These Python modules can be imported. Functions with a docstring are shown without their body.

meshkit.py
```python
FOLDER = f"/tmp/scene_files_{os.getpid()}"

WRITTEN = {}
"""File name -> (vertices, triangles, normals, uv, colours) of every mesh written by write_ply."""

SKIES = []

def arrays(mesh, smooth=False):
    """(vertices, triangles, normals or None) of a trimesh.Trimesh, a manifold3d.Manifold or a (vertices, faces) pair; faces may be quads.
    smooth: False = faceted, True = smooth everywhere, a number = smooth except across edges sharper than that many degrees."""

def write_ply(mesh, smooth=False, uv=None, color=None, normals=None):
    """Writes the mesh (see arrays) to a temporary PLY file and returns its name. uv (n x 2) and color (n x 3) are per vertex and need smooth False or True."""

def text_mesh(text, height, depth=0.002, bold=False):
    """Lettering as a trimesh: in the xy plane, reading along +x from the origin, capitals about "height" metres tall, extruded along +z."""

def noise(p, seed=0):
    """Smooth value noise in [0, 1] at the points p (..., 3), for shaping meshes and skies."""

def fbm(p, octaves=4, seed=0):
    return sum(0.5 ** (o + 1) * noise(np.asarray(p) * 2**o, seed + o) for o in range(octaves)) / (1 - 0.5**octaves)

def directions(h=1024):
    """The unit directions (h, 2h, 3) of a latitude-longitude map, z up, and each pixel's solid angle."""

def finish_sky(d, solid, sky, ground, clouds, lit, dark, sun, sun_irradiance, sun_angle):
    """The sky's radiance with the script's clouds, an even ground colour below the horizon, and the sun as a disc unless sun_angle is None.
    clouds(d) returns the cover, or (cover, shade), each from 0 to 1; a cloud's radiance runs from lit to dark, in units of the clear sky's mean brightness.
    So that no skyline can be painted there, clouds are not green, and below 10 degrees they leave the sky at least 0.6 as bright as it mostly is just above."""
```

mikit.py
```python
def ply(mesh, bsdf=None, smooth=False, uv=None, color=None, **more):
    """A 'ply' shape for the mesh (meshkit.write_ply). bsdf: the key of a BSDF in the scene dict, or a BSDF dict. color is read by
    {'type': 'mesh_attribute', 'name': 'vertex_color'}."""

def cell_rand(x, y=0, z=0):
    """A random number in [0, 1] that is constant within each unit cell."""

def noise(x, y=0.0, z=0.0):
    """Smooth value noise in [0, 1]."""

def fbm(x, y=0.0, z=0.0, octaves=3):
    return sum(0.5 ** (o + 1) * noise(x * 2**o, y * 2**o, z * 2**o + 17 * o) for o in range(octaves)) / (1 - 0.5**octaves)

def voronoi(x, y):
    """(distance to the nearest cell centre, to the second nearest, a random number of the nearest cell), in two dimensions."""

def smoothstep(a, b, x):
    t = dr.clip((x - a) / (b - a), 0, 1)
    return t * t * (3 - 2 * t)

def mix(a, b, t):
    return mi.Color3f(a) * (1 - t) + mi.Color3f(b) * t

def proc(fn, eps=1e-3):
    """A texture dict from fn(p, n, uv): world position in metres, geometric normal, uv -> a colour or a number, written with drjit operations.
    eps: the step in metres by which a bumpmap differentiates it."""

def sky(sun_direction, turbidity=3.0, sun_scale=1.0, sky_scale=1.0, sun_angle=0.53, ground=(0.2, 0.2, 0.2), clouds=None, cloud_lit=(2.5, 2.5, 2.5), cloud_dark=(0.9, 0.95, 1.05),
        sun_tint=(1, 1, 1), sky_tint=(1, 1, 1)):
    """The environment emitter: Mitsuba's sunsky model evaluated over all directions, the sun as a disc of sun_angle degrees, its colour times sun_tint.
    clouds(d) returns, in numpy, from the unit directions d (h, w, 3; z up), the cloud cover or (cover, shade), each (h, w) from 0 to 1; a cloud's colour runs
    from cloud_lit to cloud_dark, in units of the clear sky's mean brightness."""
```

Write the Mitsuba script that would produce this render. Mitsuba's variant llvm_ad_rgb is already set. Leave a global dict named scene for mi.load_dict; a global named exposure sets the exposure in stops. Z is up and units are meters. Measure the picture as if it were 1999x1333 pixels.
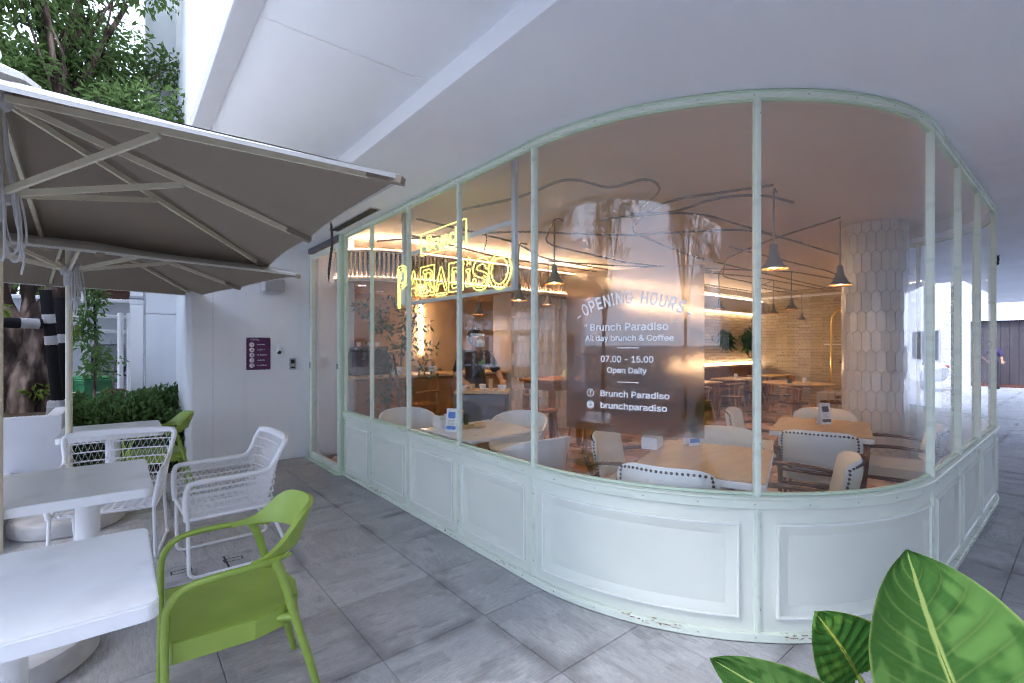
import math, random
import numpy as np, trimesh, shapely, manifold3d as m3
from shapely import affinity
from shapely.geometry import Polygon, LineString, Point, box as sbox
import drjit as dr, mitsuba as mi, mikit, meshkit
from mikit import noise, fbm, voronoi, cell_rand, smoothstep, mix, proc

T = mi.ScalarTransform4f
rng = np.random.default_rng(7)
random.seed(7)
# World frame = the building's own axes: +y runs along the straight shopfront away from the street corner, +x runs into the
# building, z up, origin at the centre of the shopfront's rounded corner (radius R), ground at z = 0.
R = 1.64
TH = math.radians(39.36)
EYE = np.array([-3.678, -2.260, 1.5])
FWD = np.array([math.sin(TH), math.cos(TH), 0.0])

scene, labels = {}, {}
# ------------------------------------------------------------------ camera, sky, exposure
scene['camera'] = {
    'type': 'perspective', 'fov': 93.76, 'fov_axis': 'x', 'near_clip': 0.02, 'far_clip': 400.0,
    'principal_point_offset_x': 0.0, 'principal_point_offset_y': -0.0064,
    'to_world': T().look_at(origin=EYE.tolist(), target=(EYE + FWD).tolist(), up=[0, 0, 1]),
}
exposure = 3.76


def overcast(d):
    n = meshkit.fbm(d * 2.2 + 3.1, 4)
    return np.ones(d.shape[:2]), np.clip(0.75 * n + 0.05, 0, 1)


scene['sky'] = mikit.sky([-0.75, 0.1, 1.0], turbidity=4, sun_scale=0.2, sun_angle=20, sun_tint=(0.85, 1.0, 1.3), sky_scale=1.0, clouds=overcast,
                         cloud_lit=(1.9, 2.26, 3.0), cloud_dark=(1.34, 1.6, 2.2), ground=(0.22, 0.22, 0.24))

# ------------------------------------------------------------------ helpers


def S(x, y):
    """Survey coordinates (metres right of and ahead of the datum on the terrace) to the building's axes."""
    c, s = math.cos(TH), math.sin(TH)
    dx, dy = x - 1.41, y - 4.08
    return dx * c + dy * s, -dx * s + dy * c


def cat(*ms):
    out = []
    for m in ms:
        out += list(m) if isinstance(m, (list, tuple)) else [m]
    return trimesh.util.concatenate(out)


def mk(v, f):
    f = np.asarray(f, int)
    if f.shape[1] == 4:
        f = np.vstack([f[:, [0, 1, 2]], f[:, [0, 2, 3]]])
    return trimesh.Trimesh(np.asarray(v, float), f, process=False)


def bx(x0, x1, y0, y1, z0, z1, bev=0.0):
    if bev <= 0:
        return trimesh.creation.box(bounds=[[x0, y0, z0], [x1, y1, z1]])
    p = []
    for X, sx in ((x0, 1), (x1, -1)):
        for Y, sy in ((y0, 1), (y1, -1)):
            for Z, sz in ((z0, 1), (z1, -1)):
                p += [(X + sx * bev, Y + sy * bev, Z), (X + sx * bev, Y, Z + sz * bev), (X, Y + sy * bev, Z + sz * bev)]
    m = m3.Manifold.hull_points(np.array(p)).to_mesh()
    return mk(m.vert_properties[:, :3], m.tri_verts)


def cbox(x, y, z, dx, dy, dz, bev=0.0):
    return bx(x - dx / 2, x + dx / 2, y - dy / 2, y + dy / 2, z, z + dz, bev)


def mat4(loc=(0, 0, 0), rz=0.0, rx=0.0, ry=0.0, sc=1.0):
    m = trimesh.transformations.euler_matrix(math.radians(rx), math.radians(ry), math.radians(rz), 'sxyz')
    s = np.diag([*(np.ones(3) * sc), 1.0])
    m = m @ s
    m[:3, 3] = loc
    return m


def xf(mesh, loc=(0, 0, 0), rz=0.0, rx=0.0, ry=0.0, sc=1.0):
    m = mesh.copy()
    m.apply_transform(mat4(loc, rz, rx, ry, sc))
    return m


def frames(P, closed=False):
    P = np.asarray(P, float)
    t = (np.roll(P, -1, 0) - np.roll(P, 1, 0)) if closed else np.gradient(P, axis=0)
    t /= np.linalg.norm(t, axis=1, keepdims=True) + 1e-12
    a = np.zeros_like(P)
    ref = np.array([0, 0, 1.0]) if abs(t[0][2]) < 0.9 else np.array([1.0, 0, 0])
    a0 = np.cross(t[0], ref)
    a[0] = a0 / np.linalg.norm(a0)
    for i in range(1, len(P)):
        w = a[i - 1] - t[i] * (a[i - 1] @ t[i])
        a[i] = w / (np.linalg.norm(w) + 1e-12)
    return t, a, np.cross(t, a)


def tube(P, r, n=8, closed=False, flat=1.0):
    """A round (or, with flat < 1, oval) bar along the polyline P."""
    P = np.asarray(P, float)
    t, a, b = frames(P, closed)
    r = np.broadcast_to(np.asarray(r, float), (len(P),))
    g = np.arange(n) * 2 * math.pi / n
    V = P[:, None] + r[:, None, None] * (np.cos(g)[None, :, None] * a[:, None] + flat * np.sin(g)[None, :, None] * b[:, None])
    k = len(P)
    i, j = np.meshgrid(np.arange(k if closed else k - 1), np.arange(n), indexing='ij')
    i2, j2 = (i + 1) % k, (j + 1) % n
    q = np.stack([i * n + j, i * n + j2, i2 * n + j2, i2 * n + j], -1).reshape(-1, 4)
    V = V.reshape(-1, 3)
    F = np.vstack([q[:, [0, 1, 2]], q[:, [0, 2, 3]]])
    if not closed:
        c0, c1 = len(V), len(V) + 1
        V = np.vstack([V, P[0], P[-1]])
        jj = np.arange(n)
        F = np.vstack([F, np.stack([np.full(n, c0), (jj + 1) % n, jj], 1), np.stack([np.full(n, c1), (k - 1) * n + jj, (k - 1) * n + (jj + 1) % n], 1)])
    return mk(V, F)


def smooth_path(P, n=6, closed=False):
    """Catmull-Rom through the points."""
    P = [np.asarray(p, float) for p in P]
    k = len(P)
    out = []
    for i in range(k if closed else k - 1):
        p0 = P[(i - 1) % k] if closed or i > 0 else 2 * P[0] - P[1]
        p1, p2 = P[i], P[(i + 1) % k]
        p3 = P[(i + 2) % k] if closed or i + 2 < k else 2 * P[-1] - P[-2]
        for u in np.arange(n) / n:
            out.append(0.5 * (2 * p1 + (p2 - p0) * u + (2 * p0 - 5 * p1 + 4 * p2 - p3) * u * u + (3 * p1 - p0 - 3 * p2 + p3) * u ** 3))
    if not closed:
        out.append(P[-1])
    return np.array(out)


def bend(P, r, n=5):
    """A polyline with its inner corners rounded to radius r."""
    P = [np.asarray(p, float) for p in P]
    out = [P[0]]
    for a, b, c in zip(P, P[1:], P[2:]):
        u, w = (a - b), (c - b)
        lu, lw = np.linalg.norm(u), np.linalg.norm(w)
        d = min(r, lu * 0.49, lw * 0.49)
        p, q = b + u / lu * d, b + w / lw * d
        for t in np.linspace(0, 1, n):
            out.append((1 - t) ** 2 * p + 2 * t * (1 - t) * b + t * t * q)
    return np.array(out + [P[-1]])


def lathe(prof, n=24):
    prof = np.asarray(prof, float)
    g = np.arange(n) * 2 * math.pi / n
    V = np.stack([prof[:, None, 0] * np.cos(g), prof[:, None, 0] * np.sin(g), np.broadcast_to(prof[:, None, 1], (len(prof), n))], -1).reshape(-1, 3)
    i, j = np.meshgrid(np.arange(len(prof) - 1), np.arange(n), indexing='ij')
    j2 = (j + 1) % n
    q = np.stack([i * n + j, i * n + j2, (i + 1) * n + j2, (i + 1) * n + j], -1).reshape(-1, 4)
    return mk(V, q)


def prism(poly, z0, z1):
    gs = [g for g in getattr(poly, 'geoms', [poly]) if g.geom_type == 'Polygon' and g.area > 1e-7]
    return cat([xf(trimesh.creation.extrude_polygon(g, z1 - z0, engine='earcut'), (0, 0, z0)) for g in gs])


def grid(fn, nu, nv):
    """Surface fn(u, v) over the unit square as a mesh."""
    u, v = np.meshgrid(np.linspace(0, 1, nu + 1), np.linspace(0, 1, nv + 1), indexing='ij')
    V = np.asarray(fn(u, v)).reshape(3, -1).T if not isinstance(fn(u, v), np.ndarray) else fn(u, v).reshape(-1, 3)
    i, j = np.meshgrid(np.arange(nu), np.arange(nv), indexing='ij')
    k = nv + 1
    return mk(V, np.stack([i * k + j, (i + 1) * k + j, (i + 1) * k + j + 1, i * k + j + 1], -1).reshape(-1, 4))


def thick(fn, nu, nv, t):
    """The surface fn(u, v) given a thickness t along its normals, closed at the rim."""
    m = grid(fn, nu, nv)
    n = m.vertex_normals
    V = np.vstack([m.vertices + n * t / 2, m.vertices - n * t / 2])
    N = len(m.vertices)
    F = [m.faces, m.faces[:, ::-1] + N]
    k = nv + 1
    rim = [i * k for i in range(nu + 1)] + [nu * k + j for j in range(1, nv + 1)] + [i * k + nv for i in range(nu - 1, -1, -1)] + [j for j in range(nv - 1, 0, -1)]
    a = np.array(rim)
    b = np.roll(a, -1)
    F.append(np.stack([b, a, a + N], 1))
    F.append(np.stack([b, a + N, b + N], 1))
    return mk(V, np.vstack(F))


def key_of(name):
    k, i = name, 0
    while k in scene or k in labels:
        i += 1
        k = f'{name}_{i:03d}'
    return k


def thing(name, label, cat_, group=None):
    k = key_of(name)
    labels[k] = {'label': label, 'category': cat_}
    if group:
        labels[k]['group'] = group
    return k


def put(parent, name, mesh, mat, smooth=False, to=None, label=None, kind=None, **more):
    """One entry of the scene: a part of parent, or a top-level shape when parent is None."""
    k = key_of(f'{parent}__{name}' if parent else name)
    d = dict(mesh) if isinstance(mesh, dict) else mikit.ply(mesh, mat, smooth, **more)
    if to is not None:
        d['to_world'] = T(np.asarray(to).tolist())
    scene[k] = d
    if label:
        labels.setdefault(k, {})['label'] = label
    if kind:
        labels.setdefault(k, {})['kind'] = kind
    return k


def struct(name, mesh, mat, smooth=False, **kw):
    k = put(None, name, mesh, mat, smooth, **kw)
    labels.setdefault(k, {})['kind'] = 'structure'
    return k


def one(name, mesh, mat, label, cat_, smooth=False, group=None, to=None, kind=None, **more):
    """A thing that is one mesh."""
    k = put(None, name, mesh, mat, smooth, to=to, **more)
    labels[k] = {'label': label, 'category': cat_}
    if group:
        labels[k]['group'] = group
    if kind:
        labels[k]['kind'] = kind
    return k


def kit(*parts):
    """Parts of a model as (name, shape dict): written once, placed many times. A name 'a__b' is a sub-part."""
    return [(p[0], mikit.ply(p[1], p[2], p[3] if len(p) > 3 else 35)) for p in parts]


def place(model, name, label, cat_, loc, rz=0.0, group=None, sc=1.0):
    k = thing(name, label, cat_, group)
    m = mat4(loc, rz, sc=sc)
    for n, d in model:
        put(k, n, d, None, to=m)
    return k


# ------------------------------------------------------------------ materials


def two(d):
    return {'type': 'twosided', 'bsdf': d}


def rgb(*c):
    return {'type': 'rgb', 'value': list(c)}


def plain(name, c, rough=0.5, metal=0.0, spec=0.5, coat=0.0):
    d = {'type': 'principled', 'base_color': c if isinstance(c, dict) else rgb(*c), 'roughness': rough, 'metallic': metal}
    if metal == 0:
        d['specular'] = spec
    if coat:
        d['clearcoat'] = coat
        d['clearcoat_gloss'] = 0.9
    scene[name] = two(d)
    return name


def lamp(c, w=1.0):
    return {'type': 'area', 'radiance': rgb(*c), 'sampling_weight': w}


def grime(base, dark, scale, amount=0.35, z_stain=0.0):
    def fn(p, n, uv):
        f = fbm(p.x * scale, p.y * scale, p.z * scale, 3)
        t = smoothstep(0.35, 0.8, f) * amount
        if z_stain:
            t = dr.maximum(t, smoothstep(z_stain, 0.0, p.z + 0.08 * (noise(p.x * 9, p.y * 9, p.z * 3) - 0.5)) * 0.55)
        return mix(base, dark, t)
    return proc(fn)


def paint_fn(p, n, uv):
    chip = smoothstep(0.60, 0.72, noise(p.x * 60, p.y * 60, p.z * 140)) * smoothstep(0.50, 0.64, noise(p.x * 4, p.y * 4, 2.0)) * smoothstep(0.062, 0.035, p.z) * smoothstep(0.015, 0.03, p.z)
    rust = mix((0.62, 0.675, 0.59), (0.20, 0.11, 0.05), chip)
    soft = fbm(p.x * 2.2, p.y * 2.2, p.z * 1.4, 3)
    scuff = smoothstep(0.66, 0.80, noise(p.x * 5, p.y * 5, p.z * 22)) * 0.10
    return rust * (0.95 + 0.1 * soft - scuff)


plain('mint_paint', proc(paint_fn), 0.38)
plain('mint_edge', (0.46, 0.57, 0.44), 0.4)
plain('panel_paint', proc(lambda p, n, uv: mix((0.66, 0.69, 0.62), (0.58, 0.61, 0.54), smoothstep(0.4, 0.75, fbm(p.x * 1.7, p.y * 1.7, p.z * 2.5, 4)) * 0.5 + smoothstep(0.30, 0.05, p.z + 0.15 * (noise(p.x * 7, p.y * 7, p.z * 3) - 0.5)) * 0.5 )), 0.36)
plain('ridge_highlight', (0.74, 0.76, 0.73), 0.32)  # paler panel colour: the highlight on the moulding ridge is painted in
plain('bolt_steel', (0.18, 0.20, 0.18), 0.45, 0.0)
plain('render_white', proc(lambda p, n, uv: mix((0.74, 0.75, 0.78), (0.65, 0.66, 0.70), smoothstep(0.35, 0.8, fbm(p.x * 1.1, p.y * 1.1, p.z * 0.6, 4)) * 0.35 + smoothstep(0.35, 0.0, p.z) * 0.35 + smoothstep(0.55, 0.8, noise(p.x * 9, p.y * 9, p.z * 0.35)) * 0.22)), 0.6)
plain('soffit_white', proc(lambda p, n, uv: mix((0.77, 0.80, 0.86), (0.70, 0.725, 0.785), smoothstep(0.35, 0.75, fbm(p.x * 0.7, p.y * 0.7, 3.0, 4)) * 0.8 + smoothstep(0.62, 0.75, fbm(p.x * 2.5, p.y * 0.6, 9.0, 4)) * 0.35)), 0.7, spec=0.3)
plain('drip_metal', (0.42, 0.42, 0.45), 0.5)
plain('facade_white', (0.78, 0.78, 0.80), 0.35)
plain('seam_grey', (0.40, 0.40, 0.44), 0.6)
plain('seam_pale', (0.56, 0.56, 0.60), 0.6)
plain('dark_slot', (0.03, 0.03, 0.035), 0.6)


def tile_fn(p, n, uv):
    i, j = dr.floor((p.x + 2.105) / 0.6), dr.floor((p.y - 1.10) / 0.6)
    r = cell_rand(i, j, 3)
    fx, fy = (p.x + 2.105) / 0.6 - i, (p.y - 1.10) / 0.6 - j
    turn = cell_rand(i, j, 9) > 0.5
    a, b = dr.select(turn, p.x, p.y), dr.select(turn, p.y, p.x)
    row = dr.floor(b / 0.10 + 0.25 * noise(p.x * 9, p.y * 9, 3.0))
    blk = cell_rand(dr.floor(a / 0.26 + cell_rand(row, i, j)), row, 5)
    g = fbm(p.x * 3.0 + r * 31, p.y * 3.0 + r * 17, 1.0, 4)
    streak = noise(a * 26, b * 230, blk * 40)
    grain = noise(p.x * 330, p.y * 330, 2.0)
    joint = dr.minimum(dr.minimum(fx, 1 - fx), dr.minimum(fy, 1 - fy))
    seep = smoothstep(0.16, 0.0, joint) * smoothstep(0.42, 0.72, fbm(p.x * 4 + 5, p.y * 4, 6.0, 4)) * 0.5
    tread = smoothstep(0.48, 0.74, fbm(p.x * 0.7 + 1, p.y * 0.5, 7.0, 4)) * 0.30
    spot = smoothstep(0.64, 0.80, fbm(a * 6 + 9, b * 16, 8.0, 4)) * 0.26
    c = mix((0.29, 0.289, 0.30), (0.47, 0.469, 0.481), 0.22 * r + 0.42 * g + 0.36 * blk) * (0.70 + 0.34 * streak + 0.22 * grain)
    return mix(c, (0.075, 0.062, 0.062), dr.clip(dr.maximum(seep, dr.maximum(tread, spot)), 0, 0.7))


scene['paver'] = two({'type': 'bumpmap', 'arbitrary': proc(lambda p, n, uv: noise(p.x * 150, p.y * 150, 0.0) * 0.5 + fbm(p.x * 30, p.y * 30, 1.0, 2) * 0.5, 2e-3), 'scale': 0.0014,
                      'bsdf': {'type': 'principled', 'base_color': proc(tile_fn), 'roughness': 0.55, 'specular': 0.35}})
plain('tile_grout', (0.42, 0.41, 0.40), 0.9)
plain('asphalt', grime((0.07, 0.07, 0.075), (0.045, 0.045, 0.05), 1.5, 0.8), 0.85)
plain('concrete', grime((0.42, 0.41, 0.43), (0.24, 0.24, 0.25), 5.0, 0.7, 0.06), 0.75)
plain('cast_concrete', grime((0.50, 0.49, 0.50), (0.33, 0.32, 0.33), 7.0, 0.8), 0.7)
plain('planter_white', grime((0.64, 0.64, 0.68), (0.50, 0.50, 0.54), 2.0, 0.5, 0.08), 0.6)
plain('soil', grime((0.07, 0.045, 0.03), (0.03, 0.02, 0.015), 12.0, 1.0), 0.95)
scene['table_white'] = two({'type': 'principled', 'base_color': proc(lambda p, n, uv: mix((0.66, 0.67, 0.69), (0.55, 0.555, 0.57), smoothstep(0.45, 0.8, fbm(p.x * 7, p.y * 7, 2.0, 5)) * 0.5)),
    'roughness': proc(lambda p, n, uv: 0.10 + 0.22 * fbm(p.x * 5, p.y * 5, 3.0, 3)), 'specular': 0.5})
plain('powder_white', (0.74, 0.74, 0.76), 0.35)
plain('wicker_white', (0.78, 0.78, 0.80), 0.5)
plain('resin_green', proc(lambda p, n, uv: mix((0.235, 0.325, 0.05), (0.20, 0.285, 0.042), smoothstep(0.4, 0.8, fbm(p.x * 8, p.y * 8, p.z * 8, 3)))), 0.40)
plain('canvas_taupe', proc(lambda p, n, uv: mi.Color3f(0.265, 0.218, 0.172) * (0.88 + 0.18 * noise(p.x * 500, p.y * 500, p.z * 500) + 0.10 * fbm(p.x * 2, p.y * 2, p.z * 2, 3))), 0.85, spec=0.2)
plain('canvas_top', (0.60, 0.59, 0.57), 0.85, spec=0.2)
plain('pole_cream', (0.64, 0.59, 0.46), 0.35)
plain('hub_plastic', (0.48, 0.48, 0.50), 0.4)
plain('rope_grey', (0.55, 0.55, 0.56), 0.7)
plain('strap_dark', (0.06, 0.045, 0.04), 0.8)
plain('black_pad', (0.012, 0.011, 0.013), 0.85, spec=0.15)
plain('tape_white', (0.38, 0.37, 0.38), 0.6)
plain('yard_paint', grime((0.47, 0.48, 0.52), (0.36, 0.37, 0.41), 2.0, 0.6), 0.6)
plain('bin_green', (0.035, 0.20, 0.08), 0.4)
plain('sticker_white', (0.75, 0.75, 0.76), 0.5)
plain('sign_purple', (0.075, 0.012, 0.075), 0.35)
plain('device_grey', (0.30, 0.31, 0.33), 0.35)
plain('device_black', (0.012, 0.012, 0.014), 0.25)
plain('rusty_brown', grime((0.16, 0.06, 0.045), (0.10, 0.04, 0.035), 3.0, 1.0), 0.7)


def bark_fn(p, n, uv):
    r = fbm(p.x * 9, p.y * 9, p.z * 2.0, 4)
    return mix((0.30, 0.21, 0.17), (0.035, 0.022, 0.018), smoothstep(0.32, 0.62, r))


scene['bark'] = two({'type': 'bumpmap', 'arbitrary': proc(lambda p, n, uv: fbm(p.x * 16, p.y * 16, p.z * 3.5, 3), 4e-3), 'scale': 0.05,
                     'bsdf': {'type': 'principled', 'base_color': proc(bark_fn), 'roughness': 0.85, 'specular': 0.2}})


def leafy(name, a, b, tr=0.55, rough=0.45):
    scene[name] = {'type': 'principledthin', 'base_color': proc(lambda p, n, uv: mix(a, b, fbm(p.x * 5, p.y * 5, p.z * 5, 2) * 0.8 + 0.2 * noise(p.x * 40, p.y * 40, p.z * 40))),
                   'roughness': rough, 'diff_trans': tr, 'eta': 1.4}


leafy('leaf_tree', (0.065, 0.115, 0.042), (0.19, 0.28, 0.095), 0.8)
leafy('leaf_dark', (0.02, 0.05, 0.018), (0.06, 0.115, 0.035), 0.45)
leafy('leaf_hedge', (0.05, 0.11, 0.04), (0.20, 0.32, 0.12), 0.7)
leafy('leaf_young', (0.10, 0.16, 0.03), (0.22, 0.28, 0.06), 0.7)

# interior
plain('ceiling_room', proc(lambda p, n, uv: mix((0.64, 0.59, 0.55), (0.59, 0.545, 0.50), fbm(p.x, p.y, 0.0, 3))), 0.8, spec=0.2)
plain('wall_cream', (0.52, 0.46, 0.38), 0.7)
plain('wall_tan', grime((0.60, 0.44, 0.28), (0.48, 0.34, 0.21), 2.0, 0.6), 0.7)
plain('brick_glaze', proc(lambda p, n, uv: mix((0.50, 0.42, 0.32), (0.36, 0.29, 0.21), cell_rand(dr.floor(p.y * 3.57 + dr.floor(p.x * 3.57)), dr.floor(p.z * 12.5), 5) * 0.7)), 0.4)
plain('mortar', (0.22, 0.18, 0.14), 0.9)
plain('picket_tile', proc(lambda p, n, uv: mix((0.74, 0.72, 0.71), (0.62, 0.60, 0.59), fbm(p.x * 7, p.y * 7, p.z * 5, 3))), 0.22, coat=0.4)


def wood(name, a, b, rough=0.4, k=1.0, coat=0.0):
    def fn(p, n, uv):
        w = fbm(p.x * 4 * k, p.y * 34 * k, p.z * 34 * k, 3)
        ring = noise(p.x * 2 * k, p.y * 90 * k + w * 4, p.z * 60 * k)
        return mix(a, b, 0.65 * w + 0.35 * ring)
    plain(name, proc(fn), rough, coat=coat)


wood('oak', (0.52, 0.36, 0.20), (0.40, 0.26, 0.135), 0.4)
wood('walnut', (0.17, 0.075, 0.035), (0.075, 0.03, 0.015), 0.38)
wood('teak', (0.36, 0.17, 0.065), (0.22, 0.095, 0.035), 0.4)
plain('hide_cream', proc(lambda p, n, uv: mix((0.70, 0.67, 0.58), (0.62, 0.59, 0.51), fbm(p.x * 6, p.y * 6, p.z * 6, 3))), 0.45)
plain('hide_back', proc(lambda p, n, uv: mix((0.68, 0.70, 0.69), (0.61, 0.63, 0.62), fbm(p.x * 6, p.y * 6, p.z * 6, 3))), 0.45)
plain('nail_bronze', (0.05, 0.045, 0.05), 0.35, 0.6)
plain('shell_white', (0.66, 0.67, 0.69), 0.3)
plain('marble', proc(lambda p, n, uv: mix((0.60, 0.60, 0.61), (0.34, 0.34, 0.37), smoothstep(0.62, 0.72, fbm(p.x * 4 + 3, p.y * 4, 1.0, 4)) * 0.7)), 0.2, coat=0.3)
plain('steel_dark', (0.10, 0.10, 0.115), 0.45)
plain('trolley_grey', (0.085, 0.085, 0.11), 0.5)
plain('pipe_grey', (0.27, 0.25, 0.235), 0.45)
plain('shade_grey', (0.24, 0.235, 0.23), 0.45)
plain('copper_inside', (0.55, 0.26, 0.12), 0.4, 0.5)
plain('brass', (0.80, 0.58, 0.25), 0.18, 1.0)
plain('slat_wood', (0.55, 0.46, 0.38), 0.6)
plain('slat_back', (0.02, 0.022, 0.03), 0.8)
plain('sign_frame', (0.50, 0.56, 0.62), 0.45)
plain('paper_white', (0.72, 0.73, 0.76), 0.7)
plain('paper_blue', (0.10, 0.22, 0.60), 0.6)
plain('paper_orange', (0.75, 0.36, 0.12), 0.6)
plain('kraft', (0.48, 0.32, 0.16), 0.7)
plain('sofa_brown', (0.17, 0.08, 0.045), 0.5)
plain('skin', (0.42, 0.24, 0.16), 0.5)
plain('hair_black', (0.012, 0.010, 0.010), 0.5)
plain('shirt_black', (0.02, 0.02, 0.022), 0.8)
plain('apron_dark', (0.045, 0.045, 0.06), 0.85)
plain('mask_blue', (0.55, 0.63, 0.70), 0.7)
plain('shirt_purple', (0.06, 0.045, 0.13), 0.8)
plain('print_green', (0.06, 0.22, 0.10), 0.7)
plain('glaze_white', (0.74, 0.74, 0.74), 0.2)
plain('vinyl_white', (0.86, 0.87, 0.88), 0.5)
plain('car_white', (0.72, 0.73, 0.75), 0.25, coat=0.8)
plain('rubber', (0.02, 0.02, 0.02), 0.8)
plain('alloy', (0.45, 0.45, 0.47), 0.3, 0.8)
plain('lamp_red', (0.40, 0.02, 0.02), 0.3)
plain('tinted', (0.015, 0.018, 0.02), 0.06)
plain('yellow_clay', (0.66, 0.58, 0.22), 0.4)
plain('orange_paint', (0.42, 0.13, 0.05), 0.5)
plain('shutter_brown', proc(lambda p, n, uv: mix((0.065, 0.055, 0.065), (0.09, 0.075, 0.085), noise(p.x * 6, p.y * 6, p.z * 0.5))), 0.5)

hex_tones = [('hex_rose', (0.44, 0.26, 0.20)), ('hex_clay', (0.32, 0.17, 0.11)), ('hex_cream', (0.52, 0.42, 0.33)), ('hex_umber', (0.22, 0.14, 0.10))]
for nm, c in hex_tones:
    plain(nm, grime(c, tuple(x * 0.8 for x in c), 6.0, 0.6), 0.35)

scene['window_glass'] = {'type': 'thindielectric', 'int_ior': 1.52, 'ext_ior': 1.0}
scene['frosted_film'] = {'type': 'principledthin', 'base_color': rgb(0.50, 0.44, 0.40), 'spec_trans': 0.985, 'roughness': 0.2, 'eta': 1.3, 'diff_trans': 1.2}
plain('sign_gap', (0.1, 0.1, 0.1), 0.8)
scene['face_shield'] = {'type': 'thindielectric', 'int_ior': 1.45}
# ------------------------------------------------------------------ the setting: ground, terrace, canopy, walls
struct('ground', mk([[-200, -200, -0.5], [200, -200, -0.5], [200, 200, -0.5], [-200, 200, -0.5]], [[0, 1, 2, 3]]), 'asphalt')


def rbox(x0, x1, y0, y1):
    return sbox(x0, y0, x1, y1)


A_ARC = R * math.pi / 2
RIGHT = 2.726


def fp(s, d=0.0):
    """Plan point of the shopfront at run s (0 where the corner curve begins), d metres outward."""
    s = np.asarray(s, float)
    a1 = math.pi + np.clip(s, 0, A_ARC) / R
    e = np.clip(s - A_ARC - RIGHT, 0, 1.6 * math.pi / 2)
    a2 = -math.pi / 2 + e / 1.6
    x = np.where(s <= 0, -R - d, np.where(s <= A_ARC, (R + d) * np.cos(a1), np.where(e <= 0, s - A_ARC, RIGHT + (1.6 + d) * np.cos(a2))))
    y = np.where(s <= 0, -s, np.where(s <= A_ARC, (R + d) * np.sin(a1), np.where(e <= 0, -R - d, -0.04 + (1.6 + d) * np.sin(a2))))
    return x, y


def runs(s0, s1, step=0.07):
    br = [s0] + [b for b in (0.0, A_ARC, A_ARC + RIGHT) if s0 < b < s1] + [s1]
    out = []
    for a, b in zip(br, br[1:]):
        m = (a + b) / 2
        curved = 0 < m < A_ARC or m > A_ARC + RIGHT
        n = max(1, int(math.ceil((b - a) / step))) if curved else 1
        out += list(np.linspace(a, b, n + 1)[:-1])
    return np.array(out + [s1])


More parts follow.
